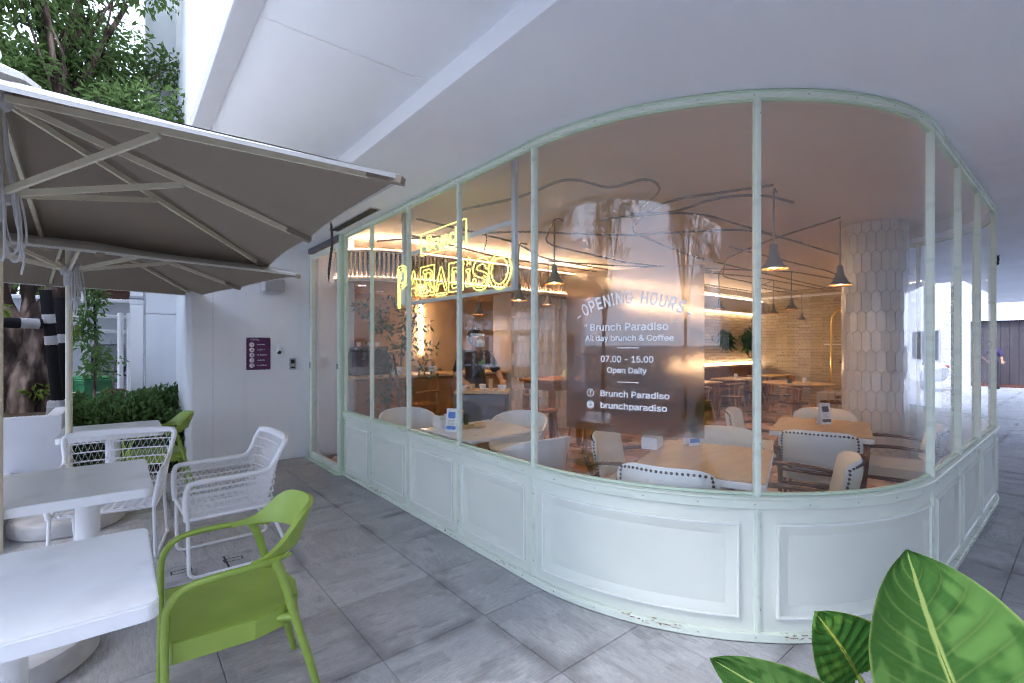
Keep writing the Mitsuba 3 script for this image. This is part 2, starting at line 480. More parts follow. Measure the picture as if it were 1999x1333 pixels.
def sweep(s0, s1, prof):
    """A closed section [(outward, z)...] carried along the shopfront."""
    ss = runs(s0, s1)
    V = []
    for d, z in prof:
        x, y = fp(ss, d)
        V.append(np.stack([x, y, np.full_like(x, z)], -1))
    V = np.stack(V, 1)
    n, k = len(ss), len(prof)
    i, j = np.meshgrid(np.arange(n - 1), np.arange(k), indexing='ij')
    q = np.stack([i * k + j, (i + 1) * k + j, (i + 1) * k + (j + 1) % k, i * k + (j + 1) % k], -1).reshape(-1, 4)
    V = V.reshape(-1, 3)
    caps = trimesh.creation.triangulate_polygon(Polygon(prof), engine='earcut')[1]
    F = np.vstack([q[:, [0, 1, 2]], q[:, [0, 2, 3]], caps, caps[:, ::-1] + (n - 1) * k])
    m = mk(V, F)
    m.fix_normals()
    return m


def rect(d0, d1, z0, z1, c=0.004):
    return [(d0, z0), (d1 - c, z0), (d1, z0 + c), (d1, z1 - c), (d1 - c, z1), (d0, z1)]


def ring(s0, s1, z0, z1, steps):
    """A mitred frame moulding on the shopfront: steps = [(inset, outward)...] from its outer edge inwards."""
    V, F, base = [], [], 0
    m = max(2, len(runs(s0, s1, 0.08)))
    loops = []
    for ins, d in steps:
        top = [(s, z1 - ins) for s in np.linspace(s0 + ins, s1 - ins, m)]
        bot = [(s, z0 + ins) for s in np.linspace(s1 - ins, s0 + ins, m)]
        L = np.array(top + bot)
        x, y = fp(L[:, 0], d)
        loops.append(np.stack([x, y, L[:, 1]], -1))
    n = 2 * m
    V = np.vstack(loops)
    i, j = np.meshgrid(np.arange(len(steps) - 1), np.arange(n), indexing='ij')
    q = np.stack([i * n + j, (i + 1) * n + j, (i + 1) * n + (j + 1) % n, i * n + (j + 1) % n], -1).reshape(-1, 4)
    return mk(V, q)


ROOM = Polygon([(-R, 5.6)] + list(zip(*fp(runs(-4.5, A_ARC + RIGHT + 1.6 * math.pi / 2)))) + [(10.4, -0.04), (10.4, 3.95), (4.2, 3.95), (4.2, 5.6)]).buffer(0)


def terrace_fn(p, n, uv):
    fx, fy = (p.x + 2.105) / 0.6, (p.y - 1.10) / 0.6
    ex, ey = dr.minimum(fx - dr.floor(fx), dr.ceil(fx) - fx), dr.minimum(fy - dr.floor(fy), dr.ceil(fy) - fy)
    j = smoothstep(0.010, 0.004, dr.minimum(ex, ey))
    return mix(tile_fn(p, n, uv), (0.22, 0.215, 0.22), j)


plain('terrace_far', proc(terrace_fn), 0.6)
struct('terrace', prism(rbox(-6.4, 40, -16, 16), -0.45, -0.008), 'terrace_far')
struct('road_kerb', bx(-6.62, -6.4, -16, 16, -0.5, -0.36, 0.01), 'concrete')
struct('pavement', mk([[-6.3, -6, -0.006], [14, -6, -0.006], [14, 7, -0.006], [-6.3, 7, -0.006]], [[0, 1, 2, 3]]), 'terrace_far')

# paving slabs one by one as far as each can be made out
slabs, cut = [], ROOM.buffer(0.03)
cut = cut.union(rbox(-3.06, -R, 4.53, 7))
for i in range(-8, 24):
    for j in range(-9, 8):
        x0, y0 = -2.105 + 0.6 * i, 1.10 + 0.6 * j
        cx, cy = x0 + 0.3 - EYE[0], y0 + 0.3 - EYE[1]
        Y, X = cx * FWD[0] + cy * FWD[1], cx * FWD[1] - cy * FWD[0]
        if not (1.2 < Y < 10.5 and -1.25 * Y - 0.6 < X < 1.2 * Y + 0.5):
            continue
        g = sbox(x0 + 0.002, y0 + 0.002, x0 + 0.598, y0 + 0.598)
        h = g.difference(cut)
        if h.is_empty or h.area < 0.004 or x0 < -6.3:
            continue
        slabs.append((Y, g, h))
slabs.sort(key=lambda t: t[0])
for Y, g, h in slabs[:300]:
    dz = random.uniform(-0.0007, 0.0007)
    if h.area > g.area - 1e-6:
        b = g.bounds
        m = bx(b[0], b[2], b[1], b[3], -0.012, dz, 0.0018)
    else:
        m = prism(h, -0.012, dz)
    put('pavement', 'paving_slab', m, 'paver')

# canopy over the terrace: inner ceiling, a soft step, the higher outer soffit with its drip edge
inner = rbox(-2.40, 16.8, -8.6, 16).difference(rbox(9.5, 24, -9, -2.6)).difference(ROOM.buffer(-0.02))
struct('canopy_ceiling', prism(inner, 2.801, 2.86), 'soffit_white')
struct('canopy_soffit', cat(bx(-3.23, -2.40, -14, 4.55, 2.88, 2.93), mk([[-2.43, -14, 2.8795], [-2.43, 4.55, 2.8795], [-2.40, 4.55, 2.801], [-2.40, -14, 2.801]], [[0, 1, 2, 3]])), 'soffit_white')
struct('roof_slab', prism(rbox(-3.2, 16.8, -8.6, 16).difference(rbox(9.5, 24, -9, -2.6)), 3.3, 3.5), 'facade_white')
put('roof_slab', 'edge_face', cat(bx(16.8, 16.9, -2.6, 16, 2.80, 3.5), bx(9.5, 16.8, -2.7, -2.6, 2.80, 3.5)), 'facade_white')
drip = [bx(-3.33, -3.23, -14, 4.9, 2.85, 2.93, 0.004), bx(-3.245, -3.228, -14, 4.55, 2.868, 2.8799)]
k = thing('canopy_drip_edge', 'grey metal drip strip along the outer rim of the white canopy', 'drip strip')
put(k, 'strip', drip[0], 'drip_metal')
put(k, 'lip', drip[1], 'soffit_white')
for b in (-2.4, -0.04, 2.3):
    put('canopy_soffit', 'joint_strip', bx(-3.22, -2.44, b - 0.004, b + 0.004, 2.877, 2.881), 'facade_white')


def fascia(z0, z1, off=0.0):
    """The upper storey's white skin, which swings round at its far end."""
    P = [(-3.30 - off, -14.0), (-3.30 - off, 1.6)]
    for a in np.linspace(0, 80, 12)[1:]:
        P.append((-3.30 - off + 2.2 * (1 - math.cos(math.radians(a))), 1.6 + 2.2 * math.sin(math.radians(a))))
    P = np.array(P)
    V = np.vstack([np.c_[P, np.full(len(P), z0)], np.c_[P, np.full(len(P), z1)]])
    i = np.arange(len(P) - 1)
    n = len(P)
    return mk(V, np.stack([i, i + 1, i + 1 + n, i + n], 1))


k = thing('upper_storey', 'overexposed white upper storey rising above the canopy rim and curving away', 'building')
put(k, 'skin', fascia(2.93, 11.0), 'facade_white', 40)
for z in (4.6, 6.4, 8.2):
    put(k, 'joint', fascia(z, z + 0.012, 0.004), 'drip_metal', 40)

# air diffusers let into the canopy ceiling
for i, (x0, x1, y0, y1, lab) in enumerate([(-1.86, -1.75, 2.05, 3.2, 'long dark slot diffuser in the ceiling above the window by the neon lettering'), (-2.02, -1.92, 4.05, 4.35, 'short dark slot diffuser in the ceiling before the sliding door')]):
    k = thing('ceiling_diffuser', lab, 'air vent')
    put(k, 'frame', bx(x0, x1, y0, y1, 2.794, 2.803, 0.002), 'drip_metal')
    put(k, 'slot', bx(x0 + 0.015, x1 - 0.015, y0 + 0.02, y1 - 0.02, 2.7915, 2.797), 'dark_slot')

# ------------------------------------------------------------------ the shopfront
shop = thing('shopfront', 'pale mint green glazed shopfront sweeping round the corner on panelled base', 'shopfront')
J = [-3.25, -2.518, -1.70, -0.865, 0.0, A_ARC / 2, A_ARC, A_ARC + 0.88, A_ARC + 1.767, A_ARC + RIGHT, A_ARC + RIGHT + 0.85, A_ARC + RIGHT + 1.68, A_ARC + RIGHT + 1.6 * math.pi / 2]
S0, S1 = J[0], J[-1]


def bolts(pts):
    return cat([xf(trimesh.creation.icosphere(subdivisions=1, radius=0.0034), p) for p in pts])


put(shop, 'top_rail', sweep(S0 - 0.025, S1, rect(-0.016, 0.018, 2.760, 2.8)), 'mint_paint', 30)
put(shop, 'top_rail__bead', sweep(S0 - 0.025, S1, rect(0.0, 0.027, 2.786, 2.7985)), 'mint_edge', 30)
put(shop, 'sill_rail', sweep(S0 - 0.025, S1, rect(-0.03, 0.026, 0.672, 0.722)), 'mint_paint', 30)
put(shop, 'sill_rail__bead', sweep(S0 - 0.025, S1, [(0.0, 0.7205), (0.034, 0.7205), (0.039, 0.726), (0.033, 0.733), (0.0, 0.737)]), 'mint_paint', 30)
put(shop, 'base_rail', sweep(S0 - 0.025, S1, rect(-0.03, 0.032, 0.002, 0.046)), 'mint_paint', 30)
for q, s in enumerate(J):
    w = 0.0155
    x, y = fp(s, 0.0)
    m = cat(sweep(s - w, s + w, rect(-0.016, 0.016, 0.0465, 2.7595, 0.003)), sweep(s - 0.006, s + 0.006, rect(0.013, 0.022, 0.0465, 2.7595, 0.002)))
    put(shop, 'mullion', m, 'mint_paint', 30)
pts = []
for s in J:
    for z in np.arange(0.15, 2.7, 0.42):
        x, y = fp(s + 0.0105, 0.017)
        pts.append((x, y, z + 0.03 * math.sin(s * 7)))
for s in np.arange(S0 + 0.2, S1, 0.27):
    for z, d in ((0.697, 0.027), (2.773, 0.019), (0.028, 0.033)):
        x, y = fp(s, d)
        pts.append((x, y, z))
put(shop, 'bolt', bolts(pts), 'bolt_steel', kind='stuff')
for s0, s1 in zip(J, J[1:]):
    a, b = s0 + 0.0155, s1 - 0.0155
    p = put(shop, 'base_panel', sweep(a, b, rect(-0.02, 0.006, 0.0462, 0.6678, 0.001)), 'panel_paint', 30)
    curved = b - a > 1.0
    e = 0.075 if curved else 0.055
    put(shop, p.split('__')[1] + '__moulding', ring(a + e, b - e, 0.118, 0.598, [(0, 0.005), (0.002, 0.024), (0.010, 0.026), (0.014, 0.019), (0.018, 0.020), (0.060, 0.0075), (0.063, 0.005)]), 'panel_paint', 30)
    put(shop, p.split('__')[1] + '__bead', ring(a + e + 0.001, b - e - 0.001, 0.119, 0.597, [(0.0, 0.0235), (0.001, 0.0275), (0.0075, 0.0275), (0.009, 0.024)]), 'ridge_highlight', 30)  # ridge strip in a paler colour, a painted highlight
    ss = runs(a - 0.004, b + 0.004, 0.045)
    x, y = fp(ss, -0.006)
    n = len(ss)
    V = np.vstack([np.c_[x, y, np.full(n, 0.735)], np.c_[x, y, np.full(n, 2.762)]])
    i = np.arange(n - 1)
    put(shop, 'pane', mk(V, np.stack([i, i + 1, i + 1 + n, i + n], 1)), 'window_glass', True)
    for z, h in ((0.740, 0.012), (2.748, 0.012)):
        put(shop, 'glazing_bead', sweep(a, b, [(-0.014, z), (0.008, z), (0.006, z + h), (-0.014, z + h)]), 'mint_edge', 30)

# sliding door between the shopfront and the white wall
door = thing('sliding_door', 'framed glass sliding door between the white wall and the mint shopfront', 'door')
xd = -R - 0.055
put(door, 'jamb', bx(-R - 0.03, -R + 0.05, 4.485, 4.55, 0, 2.8, 0.003), 'mint_paint')
put(door, 'jamb', bx(xd - 0.005, -R + 0.02, 3.276, 3.335, 0, 2.7995, 0.003), 'mint_edge')
put(door, 'stile', bx(xd, xd + 0.045, 4.36, 4.43, 0.012, 2.71, 0.004), 'mint_paint')
put(door, 'stile', bx(xd, xd + 0.045, 3.336, 3.40, 0.012, 2.71, 0.004), 'mint_paint')
put(door, 'bottom_rail', bx(xd + 0.001, xd + 0.044, 3.40, 4.36, 0.012, 0.10, 0.004), 'mint_paint')
put(door, 'top_rail', bx(xd + 0.001, xd + 0.044, 3.40, 4.36, 2.64, 2.71, 0.004), 'mint_paint')
put(door, 'track', bx(xd - 0.01, -R + 0.03, 3.34, 4.485, 2.735, 2.8, 0.004), 'steel_dark')
put(door, 'threshold', bx(xd - 0.05, -R + 0.05, 3.3, 4.5, 0.0005, 0.010), 'mint_edge')
put(door, 'pane', mk([[xd + 0.02, 3.395, 0.095], [xd + 0.02, 4.365, 0.095], [xd + 0.02, 4.365, 2.645], [xd + 0.02, 3.395, 2.645]], [[0, 3, 2, 1]]), 'window_glass')
put(door, 'latch', cat(cbox(xd - 0.008, 4.41, 1.20, 0.02, 0.03, 0.08, 0.004), cbox(xd - 0.012, 3.37, 1.23, 0.02, 0.03, 0.06, 0.004)), 'device_grey')

# white wall beside the door, its rounded end and seams
w = thing('end_wall', 'smooth white rendered wall beside the sliding door with fine panel seams', 'wall')
wp = rbox(-2.99, -R - 0.032, 4.55, 5.2).union(Point(-2.99, 4.62).buffer(0.07, 8)).union(rbox(-3.06, -2.98, 4.62, 6.6))
put(w, 'body', prism(wp, 0, 9.0), 'render_white', 30)
put(w, 'seam', bx(-2.795, -2.789, 4.5485, 4.552, 0.02, 2.88), 'seam_pale')
put(w, 'seam', bx(-2.985, -1.70, 4.5487, 4.552, 0.940, 0.944), 'facade_white')
put(w, 'seam', bx(-2.985, -1.70, 4.5487, 4.552, 2.02, 2.024), 'facade_white')
w = thing('annex_wall', 'tall grey white panelled wall set back behind the hedge', 'wall')
for z0, z1 in ((0, 0.70), (0.706, 1.935), (1.941, 3.4), (3.406, 5.2), (5.206, 7.2), (7.206, 12)):
    put(w, 'wall_panel', bx(-3.40, -2.6, 5.9, 6.3, z0, z1, 0.003), 'render_white')
put(w, 'backing', bx(-3.39, -2.6, 5.95, 6.3, 0, 12), 'seam_grey')
w = thing('fascia_post', 'bright white post at the left edge of the set back wall', 'post')
put(w, 'shaft', bx(-3.56, -3.42, 5.86, 6.1, 0, 2.05, 0.006), 'facade_white')
put(w, 'cap', bx(-3.565, -3.415, 5.85, 6.11, 2.051, 2.12, 0.006), 'render_white')
put(w, 'band', bx(-3.567, -3.413, 5.847, 6.112, 2.13, 2.16, 0.004), 'seam_grey')
put(w, 'head', bx(-3.56, -3.42, 5.86, 6.1, 2.1605, 2.4, 0.006), 'facade_white')
# ------------------------------------------------------------------ terrace furniture


def weave(fn, nu, nv, r, lines=True):
    """Cord woven in triangles over the surface fn(u, v)."""
    out = []
    for k in range(nv + 1):
        if lines:
            out.append(tube([fn(u, k / nv) for u in np.linspace(0, 1, max(6, nu // 2))], r, 4))
    for k in range(nv):
        z = []
        for i in range(nu):
            z += [fn(i / nu, k / nv), fn((i + 0.5) / nu, (k + 1) / nv)]
        z.append(fn(1, k / nv))
        out.append(tube(z, r, 4))
    return cat(out)


def wicker_model():
    def side(s):
        return lambda u, v: np.array([-0.275 + 0.50 * u + 0.02 * v * u, s * (0.275 + 0.035 * v), 0.385 + (0.235 + 0.01 * u) * v])

    def back(u, v):
        y = (2 * u - 1) * (0.275 + 0.055 * v ** 1.5)
        return np.array([0.225 + 0.075 * v + 0.035 * v * v - 0.06 * (2 * u - 1) ** 4 * (1 - 0.4 * v), y, 0.385 + 0.445 * v])

    def seat(u, v):
        return np.array([-0.275 + 0.51 * u, (2 * v - 1) * 0.275, 0.395 - 0.025 * math.sin(math.pi * u) * math.sin(math.pi * v)])

    rim = []
    for s in (1, -1):
        half = [(-0.275, s * 0.275, 0.385), (-0.282, s * 0.29, 0.50), (-0.272, s * 0.31, 0.605), (-0.22, s * 0.315, 0.628), (0.0, s * 0.312, 0.630), (0.18, s * 0.310, 0.640), (0.235, s * 0.318, 0.70), (0.272, s * 0.333, 0.78), (0.300, s * 0.325, 0.825), (0.330, s * 0.22, 0.842)]
        rim.append(half)
    path = rim[0] + [(0.338, 0.0, 0.845)] + rim[1][::-1]
    parts = [('rim', tube(smooth_path(path, 4), 0.017, 7), 'wicker_white', 60),
             ('back_weave', cat(weave(back, 17, 7, 0.0046), tube([back(u, 1) for u in np.linspace(0, 1, 12)], 0.02, 6)), 'wicker_white', 60),
             ('seat_weave', weave(seat, 13, 10, 0.0048), 'wicker_white', 60)]
    for s in (1, -1):
        parts.append(('side_weave', cat(weave(side(s), 13, 5, 0.0046), tube([side(s)(u, 0) for u in (0, 0.5, 1)], 0.012, 6)), 'wicker_white', 60))
    for s in (1, -1):
        y = s * 0.272
        leg = bend([(-0.268, y, 0.385), (-0.262, y + s * 0.01, 0.013), (0.345, y + s * 0.01, 0.013), (0.205, y, 0.385)], 0.05)
        parts.append(('sled_leg', tube(leg, 0.0115, 8), 'powder_white', 60))
        parts.append(('foot_cap', cat(cbox(-0.17, y + s * 0.01, 0.0, 0.03, 0.02, 0.012), cbox(0.26, y + s * 0.01, 0.0, 0.03, 0.02, 0.012)), 'hub_plastic', False))
    for x in (-0.268, 0.225):
        parts.append(('seat_rail', tube([(x, -0.275, 0.385), (x, 0.275, 0.385)], 0.011, 6), 'powder_white', 60))
    fr = random.Random(3)
    parts.append(('loose_cord', cat([tube(smooth_path([(-0.2 + 0.07 * i, 0.278, 0.375), (-0.19 + 0.07 * i, 0.285, 0.355), (-0.175 + 0.07 * i, 0.29, 0.335 + 0.02 * fr.random())], 3), 0.0018, 4) for i in range(2)]), 'wicker_white', 60))
    return kit(*parts)


wick = wicker_model()
place(wick, 'wicker_chair', 'white woven cord armchair standing alone on the paving behind the front green chair', 'chair', (-3.08, 1.69, 0), 2, 'white woven terrace armchairs')
place(wick, 'wicker_chair', 'white woven cord armchair pushed in behind the middle terrace table', 'chair', (-3.71, 2.22, 0), 80, 'white woven terrace armchairs')


def green_model():
    def back(u, v):
        t = 2 * u - 1
        a = t * math.radians(84)
        sh = 1 / (1 + (abs(t) / 0.62) ** 7)
        lo = 0.654 + 0.024 * (1 - t * t)
        hi = 0.672 + 0.148 * sh
        z = lo + (hi - lo) * v
        lean = 0.11 * (z - 0.65) / 0.16
        return np.array([-0.02 + (0.235 + lean * 0.55) * math.cos(a), (0.262 + 0.2 * lean * sh) * math.sin(a), z])

    def backs(u, v):
        return np.stack([np.vectorize(lambda a, b, k=k: back(a, b)[k])(u, v) for k in range(3)], -1)

    shell = thick(backs, 36, 8, 0.020)
    seat = Polygon([(-0.235, -0.225), (-0.235, 0.225), (0.02, 0.235), (0.12, 0.205), (0.185, 0.13), (0.205, 0.0), (0.185, -0.13), (0.12, -0.205), (0.02, -0.235)]).buffer(0.03, 6).buffer(-0.015, 6)
    parts = [('backrest', shell, 'resin_green', 50),
             ('seat', cat(prism(seat, 0.430, 0.452), prism(seat.buffer(-0.008), 0.452, 0.456)), 'resin_green', 30),
             ('apron', prism(seat.buffer(-0.004).difference(seat.buffer(-0.03)), 0.375, 0.4295), 'resin_green', 30)]
    for s in (1, -1):
        arm = smooth_path([(0.15, s * 0.215, 0.660), (0.09, s * 0.252, 0.663), (0.0, s * 0.272, 0.666), (-0.12, s * 0.277, 0.664), (-0.205, s * 0.272, 0.648), (-0.250, s * 0.268, 0.600), (-0.262, s * 0.264, 0.52), (-0.262, s * 0.258, 0.30), (-0.268, s * 0.252, 0.002)], 6)
        parts.append(('arm_leg', tube(arm, np.r_[np.linspace(0.009, 0.0145, 8), np.full(18, 0.0145), np.full(len(arm) - 26, 0.0155)], 9, flat=0.85), 'resin_green', 60))
        rear = smooth_path([(0.085, s * 0.258, 0.668), (0.118, s * 0.252, 0.58), (0.16, s * 0.247, 0.42), (0.222, s * 0.243, 0.20), (0.272, s * 0.240, 0.002)], 4)
        parts.append(('rear_leg', tube(rear, np.linspace(0.0185, 0.014, len(rear)), 8), 'resin_green', 60))
        parts.append(('stub_rail', tube([(0.165, s * 0.247, 0.420), (0.09, s * 0.20, 0.412)], 0.017, 6), 'resin_green', 60))
    parts.append(('back_support', tube(smooth_path([(0.165, 0.246, 0.40), (0.19, 0.12, 0.405), (0.195, 0, 0.405), (0.19, -0.12, 0.405), (0.165, -0.246, 0.40)], 3), 0.012, 6), 'resin_green', 60))
    return kit(*parts)


green = green_model()
place(green, 'green_armchair', 'lime green moulded armchair at the nearest white table', 'chair', (-3.285, 0.03, 0), -2, 'lime green terrace armchairs')
place(green, 'green_armchair', 'lime green moulded armchair by the hedge and white end wall', 'chair', (-3.36, 3.66, 0), 4, 'lime green terrace armchairs')


def table_model(w, d, px=0.0):
    top = sbox(-w / 2, -d / 2, w / 2, d / 2).buffer(-0.035).buffer(0.035, 6)
    slab = []
    for ins, z0, z1 in ((0.0, 0.694, 0.734), (0.003, 0.734, 0.738), (0.004, 0.690, 0.694)):
        slab.append(prism(top.buffer(-ins), z0, z1))
    plate = sbox(-0.22, -0.22, 0.22, 0.22).buffer(-0.06).buffer(0.06, 6)
    return kit(('tabletop', cat(slab), 'table_white', 30),
               ('edge_band', prism(top.buffer(0.0012).difference(top.buffer(-0.004)), 0.6895, 0.733), 'powder_white', 30),
               ('column', xf(lathe([(0.0, 0.012), (0.075, 0.012), (0.056, 0.03), (0.055, 0.66), (0.07, 0.688), (0.0, 0.689)], 24), (px, 0, 0)), 'powder_white', 40),
               ('base_plate', xf(cat(prism(plate, 0, 0.014), prism(plate.buffer(-0.006), 0.014, 0.018)), (px, 0, 0)), 'powder_white', False))


place(table_model(0.80, 0.765, 0.03), 'terrace_table', 'nearest white pedestal table beside the front green armchair', 'table', (-3.985, -0.105, 0), 0, 'white pedestal tables on the terrace')
place(table_model(0.80, 0.85, 0.12), 'terrace_table', 'middle white pedestal table in front of the pushed in woven chair', 'table', (-3.935, 1.395, 0), 0, 'white pedestal tables on the terrace')
place(table_model(0.72, 0.74), 'terrace_table', 'farthest white pedestal table by the hedge and planter', 'table', (-3.72, 3.50, 0), 0, 'white pedestal tables on the terrace')


def umbrella(label, loc, half, zc, zh, collar, rz, strap):
    k = thing('parasol', label, 'parasol', 'square taupe parasols over the terrace tables')
    m = mat4(loc, rz)

    def edge(a):
        r = half / np.maximum(np.abs(np.cos(a)), np.abs(np.sin(a)))
        f = a / (math.pi / 4)
        scallop = np.sin((f - np.floor(f)) * math.pi)
        return r * (1 - 0.018 * scallop), scallop

    def surf(dz):
        def fn(u, v):
            a = u * 2 * math.pi
            r, sc = edge(a)
            rr = 0.03 + (r - 0.03) * v
            z = zh - (zh - zc) * v ** 0.97 - 0.022 * sc * np.sin(v * math.pi) + 0.012 * (meshkit.fbm(np.stack([rr * np.cos(a) * 4, rr * np.sin(a) * 4, rr * 0 + zc], -1), 3) - 0.5) * np.sin(np.clip(v, 0, 1) * math.pi) + dz
            return np.stack([rr * np.cos(a), rr * np.sin(a), z], -1)
        return fn
    put(k, 'canopy', grid(surf(0), 96, 12), 'canvas_taupe', 25, m)
    c2 = grid(surf(0.008), 96, 12)
    put(k, 'canopy__top_cloth', c2, 'canvas_top', 25, m)
    aa = np.linspace(0, 2 * math.pi, 97)
    r, sc = edge(aa)
    V = np.vstack([np.c_[(r + 0.004) * np.cos(aa), (r + 0.004) * np.sin(aa), np.full(97, zc + 0.008)], np.c_[(r + 0.006) * np.cos(aa), (r + 0.006) * np.sin(aa), zc - 0.012 + 0.006 * sc]])
    i = np.arange(96)
    put(k, 'canopy__hem', mk(V, np.stack([i, i + 1, i + 98, i + 97], 1)), 'canvas_top', False, m)
    vent = lathe([(0.012, zh + 0.085), (0.15, zh + 0.02), (0.155, zh - 0.01)], 8)
    put(k, 'vent_cap', vent, 'canvas_top', False, m)
    put(k, 'pole', lathe([(0.0, 0.10), (0.024, 0.10), (0.024, zh - 0.06), (0, zh - 0.06)], 20), 'pole_cream', 40, m)
    put(k, 'finial', lathe([(0.0, zh + 0.15), (0.014, zh + 0.145), (0.02, zh + 0.12), (0.014, zh + 0.10), (0.0, zh + 0.085)], 12), 'powder_white', 40, m)
    put(k, 'crown_hub', lathe([(0.0, zh - 0.04), (0.055, zh - 0.045), (0.06, zh - 0.10), (0.045, zh - 0.125), (0.027, zh - 0.13)], 20), 'hub_plastic', 40, m)
    put(k, 'slide_collar', lathe([(0.026, collar + 0.055), (0.05, collar + 0.05), (0.058, collar + 0.0), (0.05, collar - 0.03), (0.036, collar - 0.035), (0.034, collar - 0.12), (0.026, collar - 0.125)], 20), 'hub_plastic', 40, m)
    for q in range(8):
        a = q * math.pi / 4
        L = half / max(abs(math.cos(a)), abs(math.sin(a)))
        d = np.array([math.cos(a), math.sin(a), 0])
        p0, p1 = d * 0.055 + [0, 0, zh - 0.085], d * (L - 0.015) + [0, 0, zc - 0.012]

        def bar(a0, a1, w, h):
            a0, a1 = np.array(a0), np.array(a1)
            t = (a1 - a0) / np.linalg.norm(a1 - a0)
            s = np.cross(t, [0, 0, 1.0])
            s /= np.linalg.norm(s)
            n = np.cross(s, t)
            V = [P + s * w / 2 * i + n * h / 2 * j for P in (a0, a1) for i, j in ((-1, -1), (1, -1), (1, 1), (-1, 1))]
            return mk(V, [[0, 1, 2, 3], [7, 6, 5, 4], [0, 4, 5, 1], [1, 5, 6, 2], [2, 6, 7, 3], [3, 7, 4, 0]])
        rb = put(k, 'rib', bar(p0, p1 - (p1 - p0) / np.linalg.norm(p1 - p0) * 0.10, 0.018, 0.030), 'pole_cream', False, m)
        sub = rb.split('__')[1]
        put(k, sub + '__pocket', bar(p1 - (p1 - p0) / np.linalg.norm(p1 - p0) * 0.13, p1 + (p1 - p0) / np.linalg.norm(p1 - p0) * 0.02, 0.045, 0.030), 'canvas_taupe', False, m)
        f = 0.50 if q % 2 == 0 else 0.42
        put(k, sub + '__strut', bar(d * 0.052 + [0, 0, collar + 0.02], p0 + (p1 - p0) * f - [0, 0, 0.018], 0.016, 0.030), 'pole_cream', False, m)
        put(k, sub + '__pin', xf(trimesh.creation.icosphere(1, 0.008), p0 + (p1 - p0) * f + [0, 0, -0.03]), 'hub_plastic', False, m)
    put(k, 'foot', lathe([(0, 0.0), (0.35, 0.0), (0.365, 0.015), (0.365, 0.095), (0.35, 0.118), (0.31, 0.125), (0.04, 0.128), (0.036, 0.20), (0.0, 0.20)], 40), 'cast_concrete', 35, m)
    g = random.Random(len(label))
    rp = []
    for q in range(6):
        a = math.radians(-39 - rz) + (g.random() - 0.5) * 2.2
        d = np.array([math.cos(a), math.sin(a), 0])
        dr_ = 0.20 + 0.12 * g.random()
        rp.append(tube(smooth_path([d * 0.03 + [0, 0, zh - 0.15], d * 0.05 + [0, 0, collar + 0.15], d * 0.09 + [0, 0, collar - 0.05], d * 0.10 + [0, 0, collar - dr_], d * 0.065 + [0, 0, collar - dr_ - 0.04], d * 0.035 + [0, 0, collar - dr_ + 0.06], d * 0.03 + [0, 0, collar - 0.02]], 6), 0.0045, 5))
    rp.append(tube(smooth_path([(0.03, 0.0, zh - 0.2), (0.05, -0.03, collar + 0.1), (0.07, -0.04, collar - 0.1), (0.10, -0.06, collar - 0.27), (0.09, -0.05, collar - 0.36)], 6), 0.0045, 5))
    put(k, 'cord', cat(rp), 'rope_grey', 60, m)
    a = math.radians(strap)
    L = half / max(abs(math.cos(a)), abs(math.sin(a))) - 0.02
    sp = [(L * math.cos(a) + 0.010 * math.sin(u * 5), L * math.sin(a) + 0.012 * math.sin(u * 3.2), zc - 0.34 * u) for u in np.linspace(0, 1, 12)]
    put(k, 'strap', tube(sp, np.r_[0.004, np.full(9, 0.016), 0.010, 0.004], 6, flat=0.35), 'strap_dark', 60, m)
    return k


umbrella('nearest square taupe parasol filling the upper left over the front tables', (-4.115, 0.95, 0), 1.375, 2.185, 2.72, 2.19, -2, -20)
umbrella('second taupe parasol behind the first, pole rising beside the farthest table', (-4.0, 3.19, 0), 1.32, 2.115, 2.58, 2.12, 10, 46)

# lifting-eye outlines of the access cover under the woven chair
k = thing('access_cover', 'paved drain cover with dark lifting slot outlines under the woven chair', 'drain cover')
for (x, y) in ((1.96, 3.37), (2.20, 3.19), (1.93, 3.06), (2.12, 2.93)):
    cx, cy = S(-x, y)
    put(k, 'lifting_slot', cat(cbox(cx - 0.055, cy, 0.0003, 0.009, 0.055, 0.0016), cbox(cx + 0.055, cy, 0.0003, 0.009, 0.055, 0.0016), cbox(cx, cy + 0.026, 0.0003, 0.10, 0.004, 0.0012), cbox(cx, cy - 0.026, 0.0003, 0.10, 0.004, 0.0012)), 'dark_slot')
put(k, 'edge_slot', cbox(-3.10, 1.52, 0.0003, 0.012, 0.32, 0.0012), 'dark_slot')

# ------------------------------------------------------------------ greenery


def foliage(P, D, L, W, jitter=0.5, fold=0.25):
    """Folded pointed leaves of length L at points P, their tips along D with some disorder."""
    n = len(P)
    D = D + jitter * rng.normal(size=(n, 3))
    D /= np.linalg.norm(D, axis=1, keepdims=True) + 1e-9
    Nn = rng.normal(size=(n, 3)) * 0.6 + [0, 0, 1.0]
    side = np.cross(D, Nn)
    side /= np.linalg.norm(side, axis=1, keepdims=True) + 1e-9
    up = np.cross(side, D)
    s = (0.7 + 0.6 * rng.random((n, 1)))
    l, w = L * s, W * s
    b, t = P, P + D * l - up * l * 0.12
    m = P + D * l * 0.45
    V = np.stack([b, m + side * w / 2 + up * w * fold, t, m - side * w / 2 + up * w * fold], 1).reshape(-1, 3)
    i = np.arange(n)[:, None] * 4
    F = np.vstack([np.hstack([i, i + 1, i + 2]), np.hstack([i, i + 2, i + 3])])
    return mk(V, F)


